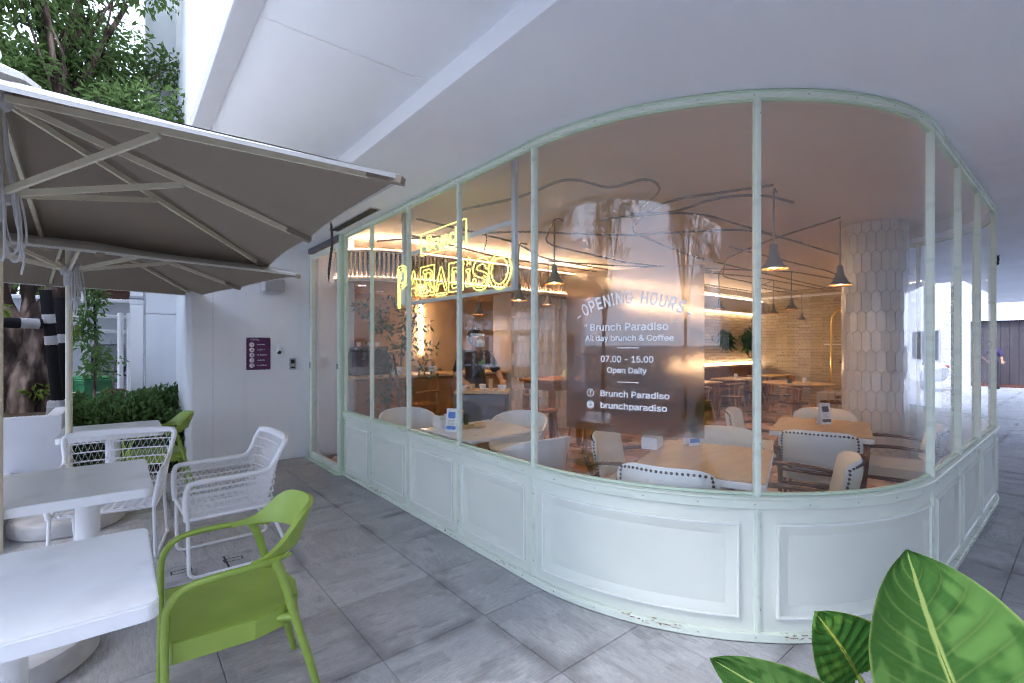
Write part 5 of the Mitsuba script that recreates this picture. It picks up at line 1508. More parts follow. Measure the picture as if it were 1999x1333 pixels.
rr = 0.0062
glow('letter_tube', glyph('P', -0.095, 0.125, 1.95, 2.365, 0.030, rr, 1))
glow('letter_tube', glyph('A', 0.165, 0.385, 2.055, 2.285, 0.020, rr))
glow('letter_tube', glyph('R', 0.500, 0.680, 2.06, 2.265, 0.017, rr))
glow('letter_tube', glyph('a', 0.750, 0.935, 2.06, 2.255, 0.020, rr))
glow('letter_tube', glyph('D', 1.045, 1.180, 2.06, 2.225, 0.016, rr))
star = [(1.322 + (0.042 if q % 2 == 0 else 0.018) * math.sin(q * math.pi / 5), 2.268 + (0.042 if q % 2 == 0 else 0.018) * math.cos(q * math.pi / 5)) for q in range(10)]
glow('letter_tube', cat(glyph('I', 1.280, 1.365, 2.05, 2.235, 0.013, rr), tube([npt(*p) for p in star], rr, 6, True)))
Ssk = LineString([(1.40 + 0.215 * x, 2.015 + 0.225 * y) for x, y in smooth_path([(a, b) for a, b in SK['S'][0]], 3)])
glow('letter_tube', cat([neon_tube(l, rr) for l in loops(Ssk.buffer(0.028, 4))] + [tube([npt(c[0] + 0.004, c[1] - 0.004) for c in list(Ssk.coords)[18:]], rr, 6)]))
th = np.linspace(0, 2 * math.pi, 40)[:-1]
glow('letter_tube', cat([tube([npt(1.776 + a * math.cos(t), 2.124 + c * math.sin(t)) for t in th], rr, 6, True) for a, c in ((0.152, 0.148), (0.112, 0.108))]))
for (a, b, c, d) in ((0.425, 0.712, 2.014, 2.318), (0.980, 1.235, 2.012, 2.285), (0.745, 0.945, 1.996, 2.018), (0.440, 1.285, 2.437, 2.662)):
    glow('box_tube', neon_tube(sbox(a, c, b, d).buffer(-0.008).buffer(0.008, 4).exterior, rr))
for ch, a, b in (('B', 0.56, 0.66), ('r', 0.685, 0.76), ('u', 0.775, 0.865), ('n', 0.885, 0.975), ('c', 0.995, 1.085), ('h', 1.10, 1.19)):
    glow('small_letter_tube', cat([tube([npt(a + (b - a) * x, 2.478 + 0.144 * y) for x, y in p], 0.0105, 6) for p in SK[ch]]))
put(neon, 'cable', cat([tube(smooth_path([(NX, 2.664 - s, 2.52), (NX + 0.04, 2.66 - s, 2.45), (NX + 0.02, 2.68 - s, 2.33)], 4), 0.003, 5) for s in (0.4, 0.8, 1.5)]), 'device_black', 60)

# ------------------------------------------------------------------ white vinyl lettering and frosted film on the curved pane


def wrap(mesh, r):
    """Lay a flat mesh (x = run along the curve, y = height, z = outward) on the corner's cylinder."""
    v = mesh.vertices.copy()
    a = math.pi + v[:, 0] / R
    rad = r + v[:, 2]
    return mk(np.c_[rad * np.cos(a), rad * np.sin(a), v[:, 1]], mesh.faces)


def fit(txt, s0, s1, z0, cap, bold=False):
    m = meshkit.text_mesh(txt, cap, 0.0012, bold)
    v = m.vertices
    v[:, 0] = s0 + (v[:, 0] - v[:, 0].min()) * (s1 - s0) / np.ptp(v[:, 0])
    v[:, 1] += z0
    m.vertices = v
    return m


RV = R + 0.0005
vin = thing('window_lettering', 'white opening hours lettering stuck on the curved corner glass', 'lettering')
arc = []
txt = 'OPENING HOURS'
wd = {'I': 0.45, ' ': 0.75, 'N': 1.02, 'G': 1.0, 'O': 1.0, 'U': 1.0, 'E': 0.88, 'P': 0.95, 'H': 1.0, 'R': 0.97, 'S': 0.95}
tot = sum(wd[c] for c in txt)
rad, s_mid, z_top = 0.60, 0.655, 1.733
span = 0.565
at_ = -span / 2
for c in txt:
    w_ = wd[c] * span / tot
    if c != ' ':
        m = meshkit.text_mesh(c, 0.066, 0.0012, True)
        v = m.vertices
        ww = w_ * (0.80 if c != 'I' else 0.5)
        v[:, 0] = (v[:, 0] - (v[:, 0].max() + v[:, 0].min()) / 2) * ww / np.ptp(v[:, 0])
        a = (at_ + w_ / 2) / rad
        m.vertices = v
        m = xf(m, (s_mid + rad * math.sin(a), z_top - rad * (1 - math.cos(a)), 0), -math.degrees(a))
        arc.append(m)
    at_ += w_
for sgn in (-1, 1):
    a = sgn * 0.315 / rad
    put(vin, 'dash', wrap(xf(bx(-0.014, 0.014, 0, 0.010, 0, 0.0012), (s_mid + rad * math.sin(a), z_top + 0.012 - rad * (1 - math.cos(a)), 0), -math.degrees(a)), RV), 'vinyl_white')
put(vin, 'heading', wrap(cat(arc), RV), 'vinyl_white')
q_ = [fit('“', 0.385, 0.402, 1.586, 0.040), fit('”', 0.880, 0.897, 1.590, 0.040)]
put(vin, 'shop_name', wrap(fit('Brunch Paradiso', 0.423, 0.857, 1.586, 0.040, True), RV), 'vinyl_white')
for m in q_:
    put(vin, 'quote_mark', wrap(m, RV), 'vinyl_white')
put(vin, 'tagline', wrap(fit('All day brunch & Coffee', 0.391, 0.884, 1.528, 0.031, True), RV), 'vinyl_white')
put(vin, 'rule', wrap(bx(0.586, 0.702, 1.487, 1.492, 0, 0.0012), RV), 'vinyl_white')
put(vin, 'hours', wrap(fit('07.00 - 15.00', 0.488, 0.780, 1.410, 0.034, True), RV), 'vinyl_white')
put(vin, 'days', wrap(fit('Open Daily', 0.525, 0.745, 1.350, 0.030, True), RV), 'vinyl_white')
put(vin, 'rule', wrap(bx(0.586, 0.704, 1.297, 1.302, 0, 0.0012), RV), 'vinyl_white')
put(vin, 'handle', wrap(fit('Brunch Paradiso', 0.486, 0.862, 1.217, 0.032, True), RV), 'vinyl_white')
put(vin, 'handle', wrap(fit('brunchparadiso', 0.486, 0.850, 1.150, 0.033, True), RV), 'vinyl_white')


def disc_ring(c, z, r0, r1):
    return prism(Point(c, z).buffer(r1, 12).difference(Point(c, z).buffer(r0, 12)), 0, 0.0012)


put(vin, 'round_emblem', wrap(cat(disc_ring(0.424, 1.232, 0.0185, 0.0225), fit('f', 0.4195, 0.4305, 1.220, 0.026, True)), RV), 'vinyl_white')
put(vin, 'round_emblem', wrap(cat(disc_ring(0.424, 1.164, 0.0185, 0.0225), prism(sbox(0.412, 1.152, 0.436, 1.176).buffer(0.002).difference(sbox(0.4145, 1.1545, 0.4335, 1.1735)), 0, 0.0012), disc_ring(0.424, 1.164, 0.0042, 0.0070), bx(0.4295, 0.4318, 1.1695, 1.1718, 0, 0.0012)), RV), 'vinyl_white')
ss = np.linspace(0.255, 1.036, 24)
xs, ys = fp(ss, -0.012)
i = np.arange(23)
one('frosted_panel', mk(np.vstack([np.c_[xs, ys, np.full(24, 1.015)], np.c_[xs, ys, np.full(24, 1.925)]]), np.stack([i, i + 1, i + 25, i + 24], 1)), 'frosted_film', 'brownish translucent film behind the opening hours lettering blurring the room', 'window film', True)

# ------------------------------------------------------------------ purple notice, camera and entry panel on the white wall
k = thing('wall_notice', 'dark purple notice with five white round icons on the white end wall', 'sign')
put(k, 'board', bx(-2.434, -2.155, 4.538, 4.5495, 1.195, 1.605, 0.002), 'sign_purple')
for i in range(5):
    z = 1.515 - 0.066 * i
    put(k, 'icon', xf(lathe([(0, 0.0015), (0.028, 0.0015), (0.0285, 0)], 20), (-2.372, 4.5378, z), 0, 90), 'sticker_white')
    put(k, 'icon__pictogram', xf(cat(xf(lathe([(0.006, 0), (0.012, 0.001), (0.013, 0)], 10), (0.002 * i, 0, 0.0016)), cbox(0.004, -0.008, 0.0016, 0.012, 0.004, 0.001)), (-2.372, 4.5378, z), 0, 90), 'sign_purple')
    ln = (0.095, 0.10, 0.125, 0.10, 0.12)[i]
    put(k, 'small_print', cat([bx(-2.312 + q * 0.0115, -2.312 + q * 0.0115 + 0.0085, 4.5368, 4.5382, z - 0.004, z + 0.004 + 0.002 * (q % 3 == 0)) for q in range(int(ln / 0.0115))]), 'sticker_white')
put(k, 'script', tube([(x, 4.5372, z) for x, z in smooth_path([(-2.385, 1.572), (-2.372, 1.588), (-2.358, 1.584), (-2.364, 1.570), (-2.35, 1.578), (-2.34, 1.586), (-2.335, 1.572), (-2.322, 1.584), (-2.312, 1.573), (-2.303, 1.584), (-2.296, 1.568), (-2.305, 1.558)], 4)], 0.0022, 5), 'sticker_white')
k = thing('dome_camera', 'small white dome security camera with black lens between notice and entry panel', 'camera')
cm = mat4((-2.052, 4.5497, 1.43), 0, 90)
put(k, 'housing', xf(lathe([(0, 0.045), (0.030, 0.042), (0.040, 0.02), (0.042, 0.0)], 20), (-2.052, 4.5497, 1.44), 0, 90), 'powder_white', 50)
put(k, 'lens', xf(trimesh.creation.icosphere(2, 0.026), (-2.052, 4.524, 1.418)), 'device_black', True)
k = thing('entry_panel', 'grey door entry panel with black screen beside the sliding door', 'entry panel')
put(k, 'case', bx(-1.925, -1.845, 4.53, 4.5495, 1.185, 1.335, 0.006), 'device_grey')
put(k, 'screen', bx(-1.908, -1.862, 4.5275, 4.5305, 1.265, 1.315, 0.001), 'device_black')
put(k, 'keypad', bx(-1.912, -1.858, 4.528, 4.5305, 1.205, 1.222, 0.001), 'device_black')
k = thing('wall_speaker', 'pale box loudspeaker high on the end wall behind the second parasol corner', 'speaker')
put(k, 'case', bx(-2.27, -2.02, 4.36, 4.5495, 2.18, 2.36, 0.02), 'hub_plastic')
put(k, 'grille', bx(-2.255, -2.035, 4.352, 4.3595, 2.195, 2.345, 0.003), 'device_grey')
k = thing('ceiling_camera', 'small dark camera hanging from the canopy far right of the shopfront', 'camera')
put(k, 'mount', cbox(6.1, -1.35, 2.72, 0.05, 0.05, 0.08), 'device_black')
put(k, 'body', tube([(6.0, -1.35, 2.68), (6.18, -1.33, 2.70)], 0.035, 10), 'device_black', 40)

# ------------------------------------------------------------------ people


def flesh(bones, ref, it=10):
    m = None
    for p0, r0, p1, r1 in bones:
        pts = []
        for p, r in ((p0, r0), (p1, r1)):
            pts.append(np.asarray(p) + trimesh.creation.icosphere(2, r).vertices)
        h = m3.Manifold.hull_points(np.vstack(pts))
        m = h if m is None else m + h
    m = m.refine_to_length(ref)
    g = m.to_mesh()
    t = trimesh.Trimesh(g.vert_properties[:, :3], g.tri_verts, process=True)
    trimesh.smoothing.filter_taubin(t, iterations=it)
    return t


def hand_bones(w, d, s):
    """Five fingers from wrist w in direction d, lightly curled; s = side of the thumb."""
    d = np.array(d) / np.linalg.norm(d)
    side = np.cross(d, [0, 0, 1.0])
    side /= np.linalg.norm(side)
    dn = np.cross(side, d)
    w = np.array(w)
    B = [(w, 0.024, w + d * 0.05 + side * 0.018, 0.019), (w, 0.024, w + d * 0.05 - side * 0.022, 0.018)]
    for i, (o, L) in enumerate(((0.030, 0.072), (0.010, 0.080), (-0.010, 0.074), (-0.029, 0.058))):
        k0 = w + d * 0.075 + side * o * s
        k1 = k0 + d * L * 0.45 - dn * 0.01
        k2 = k1 + d * L * 0.35 - dn * L * 0.35
        B += [(w + d * 0.03 + side * o * 0.6 * s, 0.014, k0, 0.0105), (k0, 0.0105, k1, 0.0092), (k1, 0.0092, k2, 0.0078)]
    t0 = w + d * 0.03 + side * 0.03 * s
    t1 = t0 + d * 0.03 + side * 0.028 * s
    B += [(w + d * 0.015, 0.018, t0, 0.014), (t0, 0.014, t1, 0.0105), (t1, 0.0105, t1 + d * 0.026 + side * 0.004 * s, 0.0085)]
    return B


def person(label, loc, rz, shirt, lower, elbows, wrists, turn=0, extras=(), apron=False, ref=0.022):
    k = thing('person', label, 'person')
    m = mat4(loc, rz)
    sh = {s: np.array([s * 0.175, 0.0, 1.37]) for s in (-1, 1)}
    H = np.array([0.0, -0.03, 1.575])
    B = [((0, 0.0, 0.93), 0.125, (0, 0.0, 1.10), 0.115), ((-0.07, 0, 0.93), 0.10, (0.07, 0, 0.93), 0.10), ((0, 0, 1.10), 0.115, (0, -0.01, 1.30), 0.125), ((-0.10, 0, 1.30), 0.085, (0.10, 0, 1.30), 0.085), ((-0.15, 0, 1.37), 0.055, (0.15, 0, 1.37), 0.055), ((0, -0.005, 1.38), 0.055, (0, -0.02, 1.49), 0.050)]
    for s in (-1, 1):
        B += [(sh[s], 0.052, elbows[s], 0.040), (elbows[s], 0.040, wrists[s], 0.027), ((s * 0.095, 0.0, 0.90), 0.085, (s * 0.10, -0.01, 0.50), 0.056), ((s * 0.10, -0.01, 0.50), 0.056, (s * 0.105, 0.02, 0.09), 0.040), ((s * 0.105, 0.02, 0.05), 0.042, (s * 0.11, -0.14, 0.035), 0.033)]
    body = flesh(B, ref)
    rot = mat4((H[0], H[1], H[2]), turn)
    head = flesh([((0, 0.015, 0.045), 0.088, (0, -0.01, 0.03), 0.082), ((0, -0.01, 0.02), 0.078, (0, -0.035, -0.065), 0.048), ((0, -0.05, -0.085), 0.026, (0, -0.03, -0.07), 0.04), ((0, -0.092, 0.012), 0.010, (0, -0.104, -0.016), 0.014),
                  ((0.082, 0.01, 0.012), 0.016, (0.084, 0.012, -0.02), 0.012), ((-0.082, 0.01, 0.012), 0.016, (-0.084, 0.012, -0.02), 0.012), ((-0.022, -0.086, -0.052), 0.008, (0.022, -0.086, -0.052), 0.008), ((0, 0.0, -0.04), 0.055, (0, 0.01, -0.12), 0.05)], 0.010, 6)
    hands = [flesh(hand_bones(wrists[s], np.array(wrists[s]) - np.array(elbows[s]) + [0, 0, 0.02], -s), 0.004, 4) for s in (-1, 1)]
    head.apply_transform(rot)
    put(k, 'body', cat(body, head, hands), 'skin', True, m)
    tb = [(a, r + 0.014, b, r2 + 0.014) for a, r, b, r2 in B[:5]]
    for s in (-1, 1):
        e = sh[s] + (np.array(elbows[s]) - sh[s]) * 0.72
        tb.append((sh[s], 0.070, e, 0.064))
    put(k, 'shirt', flesh(tb, ref, 8), shirt, True, m)
    tb = [((0, 0.0, 0.93), 0.142, (0, 0.0, 0.86), 0.13)]
    for s in (-1, 1):
        tb += [((s * 0.09, 0, 0.90), 0.105, (s * 0.10, -0.01, 0.50), 0.075), ((s * 0.10, -0.01, 0.50), 0.075, (s * 0.105, 0.02, 0.08), 0.062)]
    put(k, 'trousers', flesh(tb, 0.03, 8), lower, True, m)
    for s in (-1, 1):
        put(k, 'shoe', flesh([((s * 0.105, 0.03, 0.05), 0.048, (s * 0.112, -0.16, 0.04), 0.038)], 0.02, 5), 'device_black', True, m)
    hair = flesh([((0, 0.03, 0.065), 0.093, (0, 0.0, 0.075), 0.090), ((0, 0.05, 0.02), 0.075, (0, 0.045, -0.03), 0.055), ((-0.05, -0.03, 0.10), 0.045, (0.05, -0.03, 0.10), 0.045)], 0.012, 6)
    put(k, 'hair', hair, 'hair_black', True, m @ rot)
    for s in (-1, 1):
        put(k, 'eye', xf(trimesh.creation.icosphere(2, 0.011), (s * 0.032, -0.081, 0.012)), 'glaze_white', True, m @ rot)
        put(k, 'eye' if s < 0 else 'eye_001', xf(trimesh.creation.icosphere(1, 0.006), (s * 0.032, -0.0885, 0.011)), 'device_black', True, m @ rot) if False else None
        put(k, 'eyebrow', tube(smooth_path([(s * 0.016, -0.088, 0.032), (s * 0.034, -0.086, 0.037), (s * 0.052, -0.074, 0.031)], 3), 0.004, 5), 'hair_black', 60, m @ rot)
    return k, m, m @ rot


k, m, mh = person('cafe worker in black shirt, face shield and mask behind the service trolley', (-0.05, 2.93, 0.0075), -8, 'shirt_black', 'apron_dark',
                  {-1: (-0.30, -0.06, 1.12), 1: (0.30, -0.10, 1.13)}, {-1: (-0.25, -0.27, 1.02), 1: (0.22, -0.32, 1.05)}, turn=28)
put(k, 'face_mask', grid(lambda u, v: np.stack([0.078 * np.sin((u - 0.5) * 2.5), -0.028 - 0.080 * np.cos((u - 0.5) * 2.5) - 0.012 * np.sin(v * 3.14), -0.095 + 0.095 * v], -1), 14, 6), 'mask_blue', True, mh)
put(k, 'shield_band', grid(lambda u, v: np.stack([0.100 * np.sin((u - 0.5) * 3.6), -0.005 - 0.108 * np.cos((u - 0.5) * 3.6), 0.050 + 0.030 * v], -1), 18, 1), 'mask_blue', True, mh)
put(k, 'face_shield', grid(lambda u, v: np.stack([0.105 * np.sin((u - 0.5) * 3.2), -0.01 - 0.122 * np.cos((u - 0.5) * 3.2), -0.14 + 0.19 * v], -1), 16, 2), 'face_shield', True, mh)
put(k, 'apron', grid(lambda u, v: np.stack([(0.20 - 0.05 * v) * np.sin((u - 0.5) * 2.4), 0.03 - (0.185 - 0.02 * v) * np.cos((u - 0.5) * 2.4), 0.45 + 0.62 * v], -1), 14, 6), 'apron_dark', True, m)
put(k, 'shirt_print', xf(cat(cbox(0, 0, 0, 0.10, 0.004, 0.03, 0.001), cbox(0.02, 0, 0.034, 0.06, 0.004, 0.02, 0.001)), (0.02, -0.150, 1.26)), 'print_green', False, m)
person('person in a purple shirt walking by the dark shutters at the end of the passage', (20.2, 0.09, -0.008), -60, 'shirt_purple', 'apron_dark', {-1: (-0.25, 0.02, 1.10), 1: (0.25, -0.03, 1.10)}, {-1: (-0.20, -0.16, 0.98), 1: (0.20, -0.18, 0.98)}, ref=0.04)

# ------------------------------------------------------------------ end of the passage, seen past the shopfront
g_ = thing('garage_front', 'dark boarded shutters under a pale beam at the far end of the passage', 'building')
put(g_, 'beam', bx(21.0, 21.5, -4.0, 4.0, 2.42, 3.6), 'render_white')
put(g_, 'backing', bx(21.25, 21.4, -4.0, 4.0, 0, 2.42), 'dark_slot')
for i in range(34):
    put(g_, 'shutter_board', bx(21.20, 21.2495, -3.95 + 0.23 * i, -3.95 + 0.23 * i + 0.222, 0.10, 2.40, 0.004), 'shutter_brown')
put(g_, 'plinth', bx(21.15, 21.2, -4.0, 4.0, 0, 0.0995), 'rusty_brown')
k = thing('barrier_post', 'orange brown upright barrier cabinet before the shutters, far right', 'cabinet')
put(k, 'case', bx(19.2, 19.5, -1.35, -0.95, 0.05, 1.30, 0.02), 'orange_paint')
put(k, 'foot', bx(19.18, 19.52, -1.37, -0.93, -0.008, 0.0495, 0.006), 'steel_dark')
g_ = thing('white_annex', 'white building with a dark window band across the side yard, mirrored in the right panes', 'building')
put(g_, 'wall', bx(21.0, 24, -16, -4.01, 0, 5.0), 'facade_white')
for i in range(4):
    p = put(g_, 'window', bx(20.95, 20.999, -6.9 - 2.3 * i, -4.9 - 2.3 * i, 0.95, 2.1), 'tinted')
    put(g_, p.split('__')[1] + '__frame', cat(bx(20.93, 20.995, -6.96 - 2.3 * i, -6.901 - 2.3 * i, 0.9, 2.16), bx(20.93, 20.995, -4.899 - 2.3 * i, -4.84 - 2.3 * i, 0.9, 2.16)), 'hub_plastic')

g_ = thing('neighbour_building', 'dull grey neighbouring building behind the viewer, mirrored in the curved glass', 'building')
put(g_, 'wall', bx(-7.5, 9, -12, -8.61, -0.5, 7.5), 'cast_concrete')
for i in range(5):
    p = put(g_, 'window', bx(-6.6 + 3.0 * i, -4.9 + 3.0 * i, -8.599, -8.56, 0.9, 2.3), 'tinted')
    put(g_, p.split('__')[1] + '__frame', cat(bx(-6.66 + 3.0 * i, -6.601 + 3.0 * i, -8.599, -8.54, 0.84, 2.36), bx(-4.899 + 3.0 * i, -4.84 + 3.0 * i, -8.599, -8.54, 0.84, 2.36)), 'facade_white')
for i in range(3):
    put(g_, 'pilaster', bx(-4.2 + 3.0 * i, -3.9 + 3.0 * i, -8.599, -8.3, -0.008, 7.4), 'facade_white')

# ------------------------------------------------------------------ cars (seen mirrored in the glass)


def car_model():
    xs = [-2.25, -2.15, -1.7, -1.1, -0.45, 0.35, 1.0, 1.6, 2.05, 2.2]
    wd_ = [0.62, 0.78, 0.86, 0.88, 0.89, 0.89, 0.88, 0.86, 0.76, 0.60]
    zb = [0.42, 0.28, 0.22, 0.20, 0.20, 0.20, 0.20, 0.22, 0.30, 0.46]
    zt = [0.62, 0.72, 0.80, 0.90, 0.95, 0.97, 0.98, 0.98, 0.92, 0.78]
    V, F = [], []
    n = 14
    for x, w_, a, b in zip(xs, wd_, zb, zt):
        for q in range(n):
            t = 2 * math.pi * (q + 0.5) / n
            c, s = math.cos(t), math.sin(t)
            V.append((x, w_ * np.sign(c) * abs(c) ** 0.45, (a + b) / 2 + (b - a) / 2 * np.sign(s) * abs(s) ** 0.45))
    for i in range(len(xs) - 1):
        for q in range(n):
            F.append((i * n + q, i * n + (q + 1) % n, (i + 1) * n + (q + 1) % n, (i + 1) * n + q))
    m = mk(V, F)
    cap0 = mk(np.vstack([V[:n], [[xs[0], 0, 0.52]]]), [(q, n, (q + 1) % n) for q in range(n)])
    cap1 = mk(np.vstack([V[-n:], [[xs[-1], 0, 0.62]]]), [((q + 1) % n, n, q) for q in range(n)])
    st_ = [(-1.15, 0.90, 0.76, 0.90), (-0.35, 1.36, 0.60, 0.93), (0.1, 1.44, 0.58, 0.95), (0.7, 1.42, 0.58, 0.96), (1.15, 1.28, 0.60, 0.97), (1.70, 0.98, 0.72, 0.97)]

    def cabin(shrink):
        V, F = [], []
        for x, z, w_, zb_ in st_:
            V += [(x, -0.80 + shrink, zb_ - 0.04), (x, -w_ + shrink, z - shrink), (x, w_ - shrink, z - shrink), (x, 0.80 - shrink, zb_ - 0.04)]
        for i in range(len(st_) - 1):
            for q in range(3):
                F.append((i * 4 + q, (i + 1) * 4 + q, (i + 1) * 4 + q + 1, i * 4 + q + 1))
        return mk(V, F)
    pill = []
    for i in (1, 3, 4):
        for s in (-1, 1):
            x, z, w_, zb_ = st_[i]
            pill.append(tube([(x, s * 0.805, zb_ - 0.03), (x, s * (w_ + 0.006), z)], 0.035, 6))
    for s in (-1, 1):
        pill.append(tube([(-1.2, s * 0.78, 0.88)] + [(x, s * (w_ + 0.004), z + 0.004) for x, z, w_, zb_ in st_[1:5]] + [(1.72, s * 0.74, 0.96)], 0.036, 6))
    roof = grid(lambda u, v: np.stack([-0.30 + 1.30 * u, (2 * v - 1) * 0.60, 1.40 + 0.055 * np.sin(u * math.pi) + 0.02 * np.sin(v * math.pi)], -1), 8, 6)
    P = [('body', cat(m, cap0, cap1), 'car_white', 50), ('cabin_glass', cabin(0.0), 'tinted', 20), ('pillar', cat(pill), 'car_white', 50), ('roof', roof, 'car_white', 60)]
    for x in (-1.38, 1.32):
        for s in (-1, 1):
            P.append(('wheel', xf(lathe([(0.0, -0.10), (0.29, -0.10), (0.325, -0.07), (0.325, 0.07), (0.29, 0.10), (0, 0.10)], 26), (x, s * 0.80, 0.325), 0, 90), 'rubber', 40))
    for s in (-1, 1):
        P.append(('headlight', xf(trimesh.creation.icosphere(2, 1.0), (-2.08, s * 0.62, 0.66), 0, 0, 0, (0.14, 0.16, 0.07)), 'glaze_white', True))
        P.append(('tail_light', xf(trimesh.creation.icosphere(2, 1.0), (2.10, s * 0.62, 0.80), 0, 0, 0, (0.08, 0.16, 0.07)), 'lamp_red', True))
        P.append(('mirror', xf(trimesh.creation.icosphere(2, 1.0), (-0.75, s * 0.95, 0.98), 0, 0, 0, (0.06, 0.10, 0.06)), 'car_white', True))
        P.append(('hub_cap', cat([xf(lathe([(0, 0.0), (0.20, 0.0), (0.21, -0.01)], 14), (x, s * 0.905, 0.325), 0, -90 * s) for x in (-1.38, 1.32)]), 'alloy', 40))
    return kit(*P)


car = car_model()
place(car, 'white_car', 'white saloon car on the street, mirrored in the shopfront behind the worker', 'car', (-8.0, 8.4, -0.5), 118, 'cars mirrored in the glass')
place(car, 'white_car', 'white saloon car in the side yard, mirrored in the right hand panes', 'car', (17.6, -6.4, -0.008), 100, 'cars mirrored in the glass')
g_ = thing('street_house', 'white terraced house across the street, mirrored in the shopfront', 'house')
put(g_, 'wall', bx(-22, -19, 5.0, 33, -0.5, 6.2), 'facade_white')
for i in range(9):
    for z in (0.6, 3.4):
        p = put(g_, 'window', bx(-18.999, -18.95, 6.5 + 2.9 * i, 8.1 + 2.9 * i, z, z + 1.5), 'tinted')
        put(g_, p.split('__')[1] + '__sill', bx(-18.999, -18.85, 6.4 + 2.9 * i, 8.2 + 2.9 * i, z - 0.08, z - 0.001), 'planter_white')
g_ = thing('street_fence', 'white picket fence along the far side of the street', 'fence')
for z in (0.0, 1.2):
    put(g_, 'rail', bx(-15.06, -15.0, -12, 15, z, z + 0.06), 'facade_white')
for i in range(60):
    put(g_, 'picket', bx(-15.1, -15.06, -12 + 0.45 * i, -11.9 + 0.45 * i, -0.5, 1.45), 'facade_white')
for i in range(4):
    one('power_line', tube(smooth_path([(-10.4, -18, 6.0 + 0.45 * i), (-10.4, -2, 5.6 + 0.45 * i), (-10.4, 16, 6.0 + 0.45 * i)], 10), 0.018, 5), 'device_black', ['lowest', 'second lowest', 'second highest', 'highest'][i] + ' of the black power lines strung along the street', 'power line', 60, 'power lines')

# ------------------------------------------------------------------ big leaves in the near right corner


def leaf_fn(pale, a, b, ye):
    def fn(p, n, uv):
        u, v = uv.x, dr.abs(uv.y - 0.5) * 2
        mid = smoothstep(0.055, 0.02, v)
        f = u * 8.5 - v * 2.4
        f = f - dr.floor(f)
        vein = smoothstep(0.10, 0.0, dr.minimum(f, 1 - f)) * 0.55 * smoothstep(1.0, 0.6, v)
        fine = noise(u * 190 - v * 40, v * 6, 1.0) * 0.22
        blot = smoothstep(0.50, 0.72, fbm(u * 5 + 2, uv.y * 6, ye * 7.0, 3))
        c = mix(a, b, dr.clip(blot + fine, 0, 1))
        edge = smoothstep(0.94, 1.0, v)
        c = mix(c, pale, dr.maximum(vein * 0.35, edge * 0.6))
        return mix(c, pale, mid)
    return proc(fn)


for nm, pale, a, b, ye in (('leaf_big', (0.36, 0.46, 0.14), (0.05, 0.13, 0.03), (0.115, 0.235, 0.06), 0.0), ('leaf_variegated', (0.46, 0.48, 0.09), (0.035, 0.115, 0.025), (0.10, 0.22, 0.04), 1.0)):
    scene[nm] = {'type': 'principledthin', 'base_color': leaf_fn(pale, a, b, ye), 'roughness': 0.38, 'diff_trans': 0.65, 'eta': 1.45}


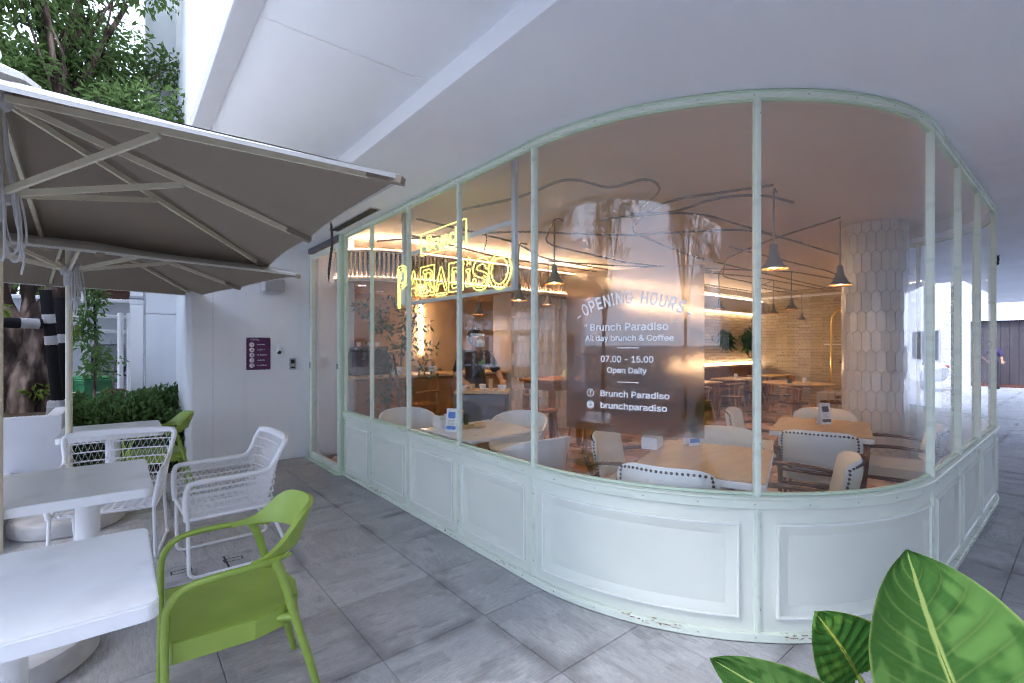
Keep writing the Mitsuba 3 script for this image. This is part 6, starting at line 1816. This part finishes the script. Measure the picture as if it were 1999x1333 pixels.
def big_leaf(base, tip, right, width, sag, cup, seed, prof=None):
    """A broad leaf from base to tip, opening along right, its blade cupped and gently rippled; returns mesh, uv."""
    B, Tp, Rt = np.array(base), np.array(tip), np.array(right, float)
    ax_ = Tp - B
    Rt = Rt - ax_ * (Rt @ ax_) / (ax_ @ ax_)
    Rt /= np.linalg.norm(Rt)
    N = np.cross(Rt, ax_ / np.linalg.norm(ax_))
    nu, nv = 40, 24
    u, v = np.meshgrid(np.linspace(0, 1, nu + 1), np.linspace(-1, 1, nv + 1), indexing='ij')
    us, ws = zip(*(prof or [(0, 0.30), (0.08, 0.72), (0.22, 0.98), (0.37, 1.0), (0.56, 0.92), (0.73, 0.73), (0.87, 0.46), (0.955, 0.20), (1.0, 0.0)]))
    w_ = np.interp(u, us, ws)
    w_ = 0.25 * np.roll(w_, 1, 0) + 0.5 * w_ + 0.25 * np.roll(w_, -1, 0) if False else w_
    from scipy.interpolate import PchipInterpolator
    w_ = PchipInterpolator(us, ws)(u) * width / 2
    back = 0.05 * np.abs(v) ** 1.5 * (1 - u)
    rip = 0.006 * np.sin((u * 8.5 - np.abs(v) * 2.4) * 2 * math.pi) * np.abs(v) * (1 - np.abs(v)) * 3 + 0.010 * (meshkit.noise(np.stack([u * 4, v * 2 + seed, u * 0], -1), seed) - 0.5) * np.abs(v)
    P = B + ax_ * (u - back)[..., None] + Rt * (v * w_)[..., None] + N * (sag * np.sin(u * math.pi * 0.9) + cup * np.abs(v) ** 1.6 * w_ / (width / 2) + rip)[..., None]
    i, j = np.meshgrid(np.arange(nu), np.arange(nv), indexing='ij')
    kk = nv + 1
    F = np.stack([i * kk + j, (i + 1) * kk + j, (i + 1) * kk + j + 1, i * kk + j + 1], -1).reshape(-1, 4)
    mid = [B + ax_ * t + N * (sag * math.sin(t * math.pi * 0.9) - 0.003) for t in np.linspace(0, 0.96, 24)]
    return mk(P.reshape(-1, 3), F), np.c_[u.ravel(), (v.ravel() + 1) / 2], tube(mid, np.linspace(0.0055, 0.0012, 24), 7)


def SP(x, y, z):
    return (*S(x, y), z)


def sdir(x, y, z):
    a, b = S(x + 1.41, y + 4.08)
    return (a, b, z)


ph = thing('foliage_plant', 'big glossy green leaves of a potted plant rising into the near right corner', 'plant')
leaves = [(SP(0.80, 0.80, 0.78), SP(0.785, 0.95, 1.097), sdir(1, -0.12, -0.18), 0.335, -0.015, 0.050, 1, 'leaf_big', 'largest leaf, pointing up with pale midrib'),
          (SP(0.735, 1.02, 0.80), SP(0.641, 1.02, 0.935), sdir(1, 0.15, 0.30), 0.175, 0.014, 0.020, 2, 'leaf_variegated', 'smaller leaf edged and ribbed in yellow'),
          (SP(0.62, 0.90, 0.770), SP(0.369, 0.90, 0.916), sdir(0.4, 0.3, 1), 0.130, 0.016, 0.018, 3, 'leaf_big', 'low leaf pointing left at the bottom edge')]
for b_, t_, r_, w_, sg, cu, sd, mt, lab in leaves:
    m, uv, rib = big_leaf(b_, t_, r_, w_, sg, cu, sd)
    q = put(ph, 'leaf_blade', m, mt, True, label=lab, uv=uv)
    put(ph, q.split('__')[1] + '__midrib', rib, 'leaf_young', 60)
    put(ph, 'petiole', limb([SP(0.86, 0.62, 0.45), tuple((np.array(b_) + np.array(SP(0.86, 0.62, 0.45))) / 2 + [0.0, 0.0, -0.05]), b_], 0.010, 0.006, 7, 4), 'leaf_young', 60)
put(ph, 'pot', xf(lathe([(0, 0), (0.17, 0), (0.21, 0.42), (0.19, 0.42), (0.18, 0.38), (0, 0.38)], 26), SP(0.86, 0.60, 0.0)), 'cast_concrete', 40)
put(ph, 'soil', xf(lathe([(0, 0.40), (0.178, 0.385)], 20), SP(0.86, 0.60, 0.0)), 'soil')
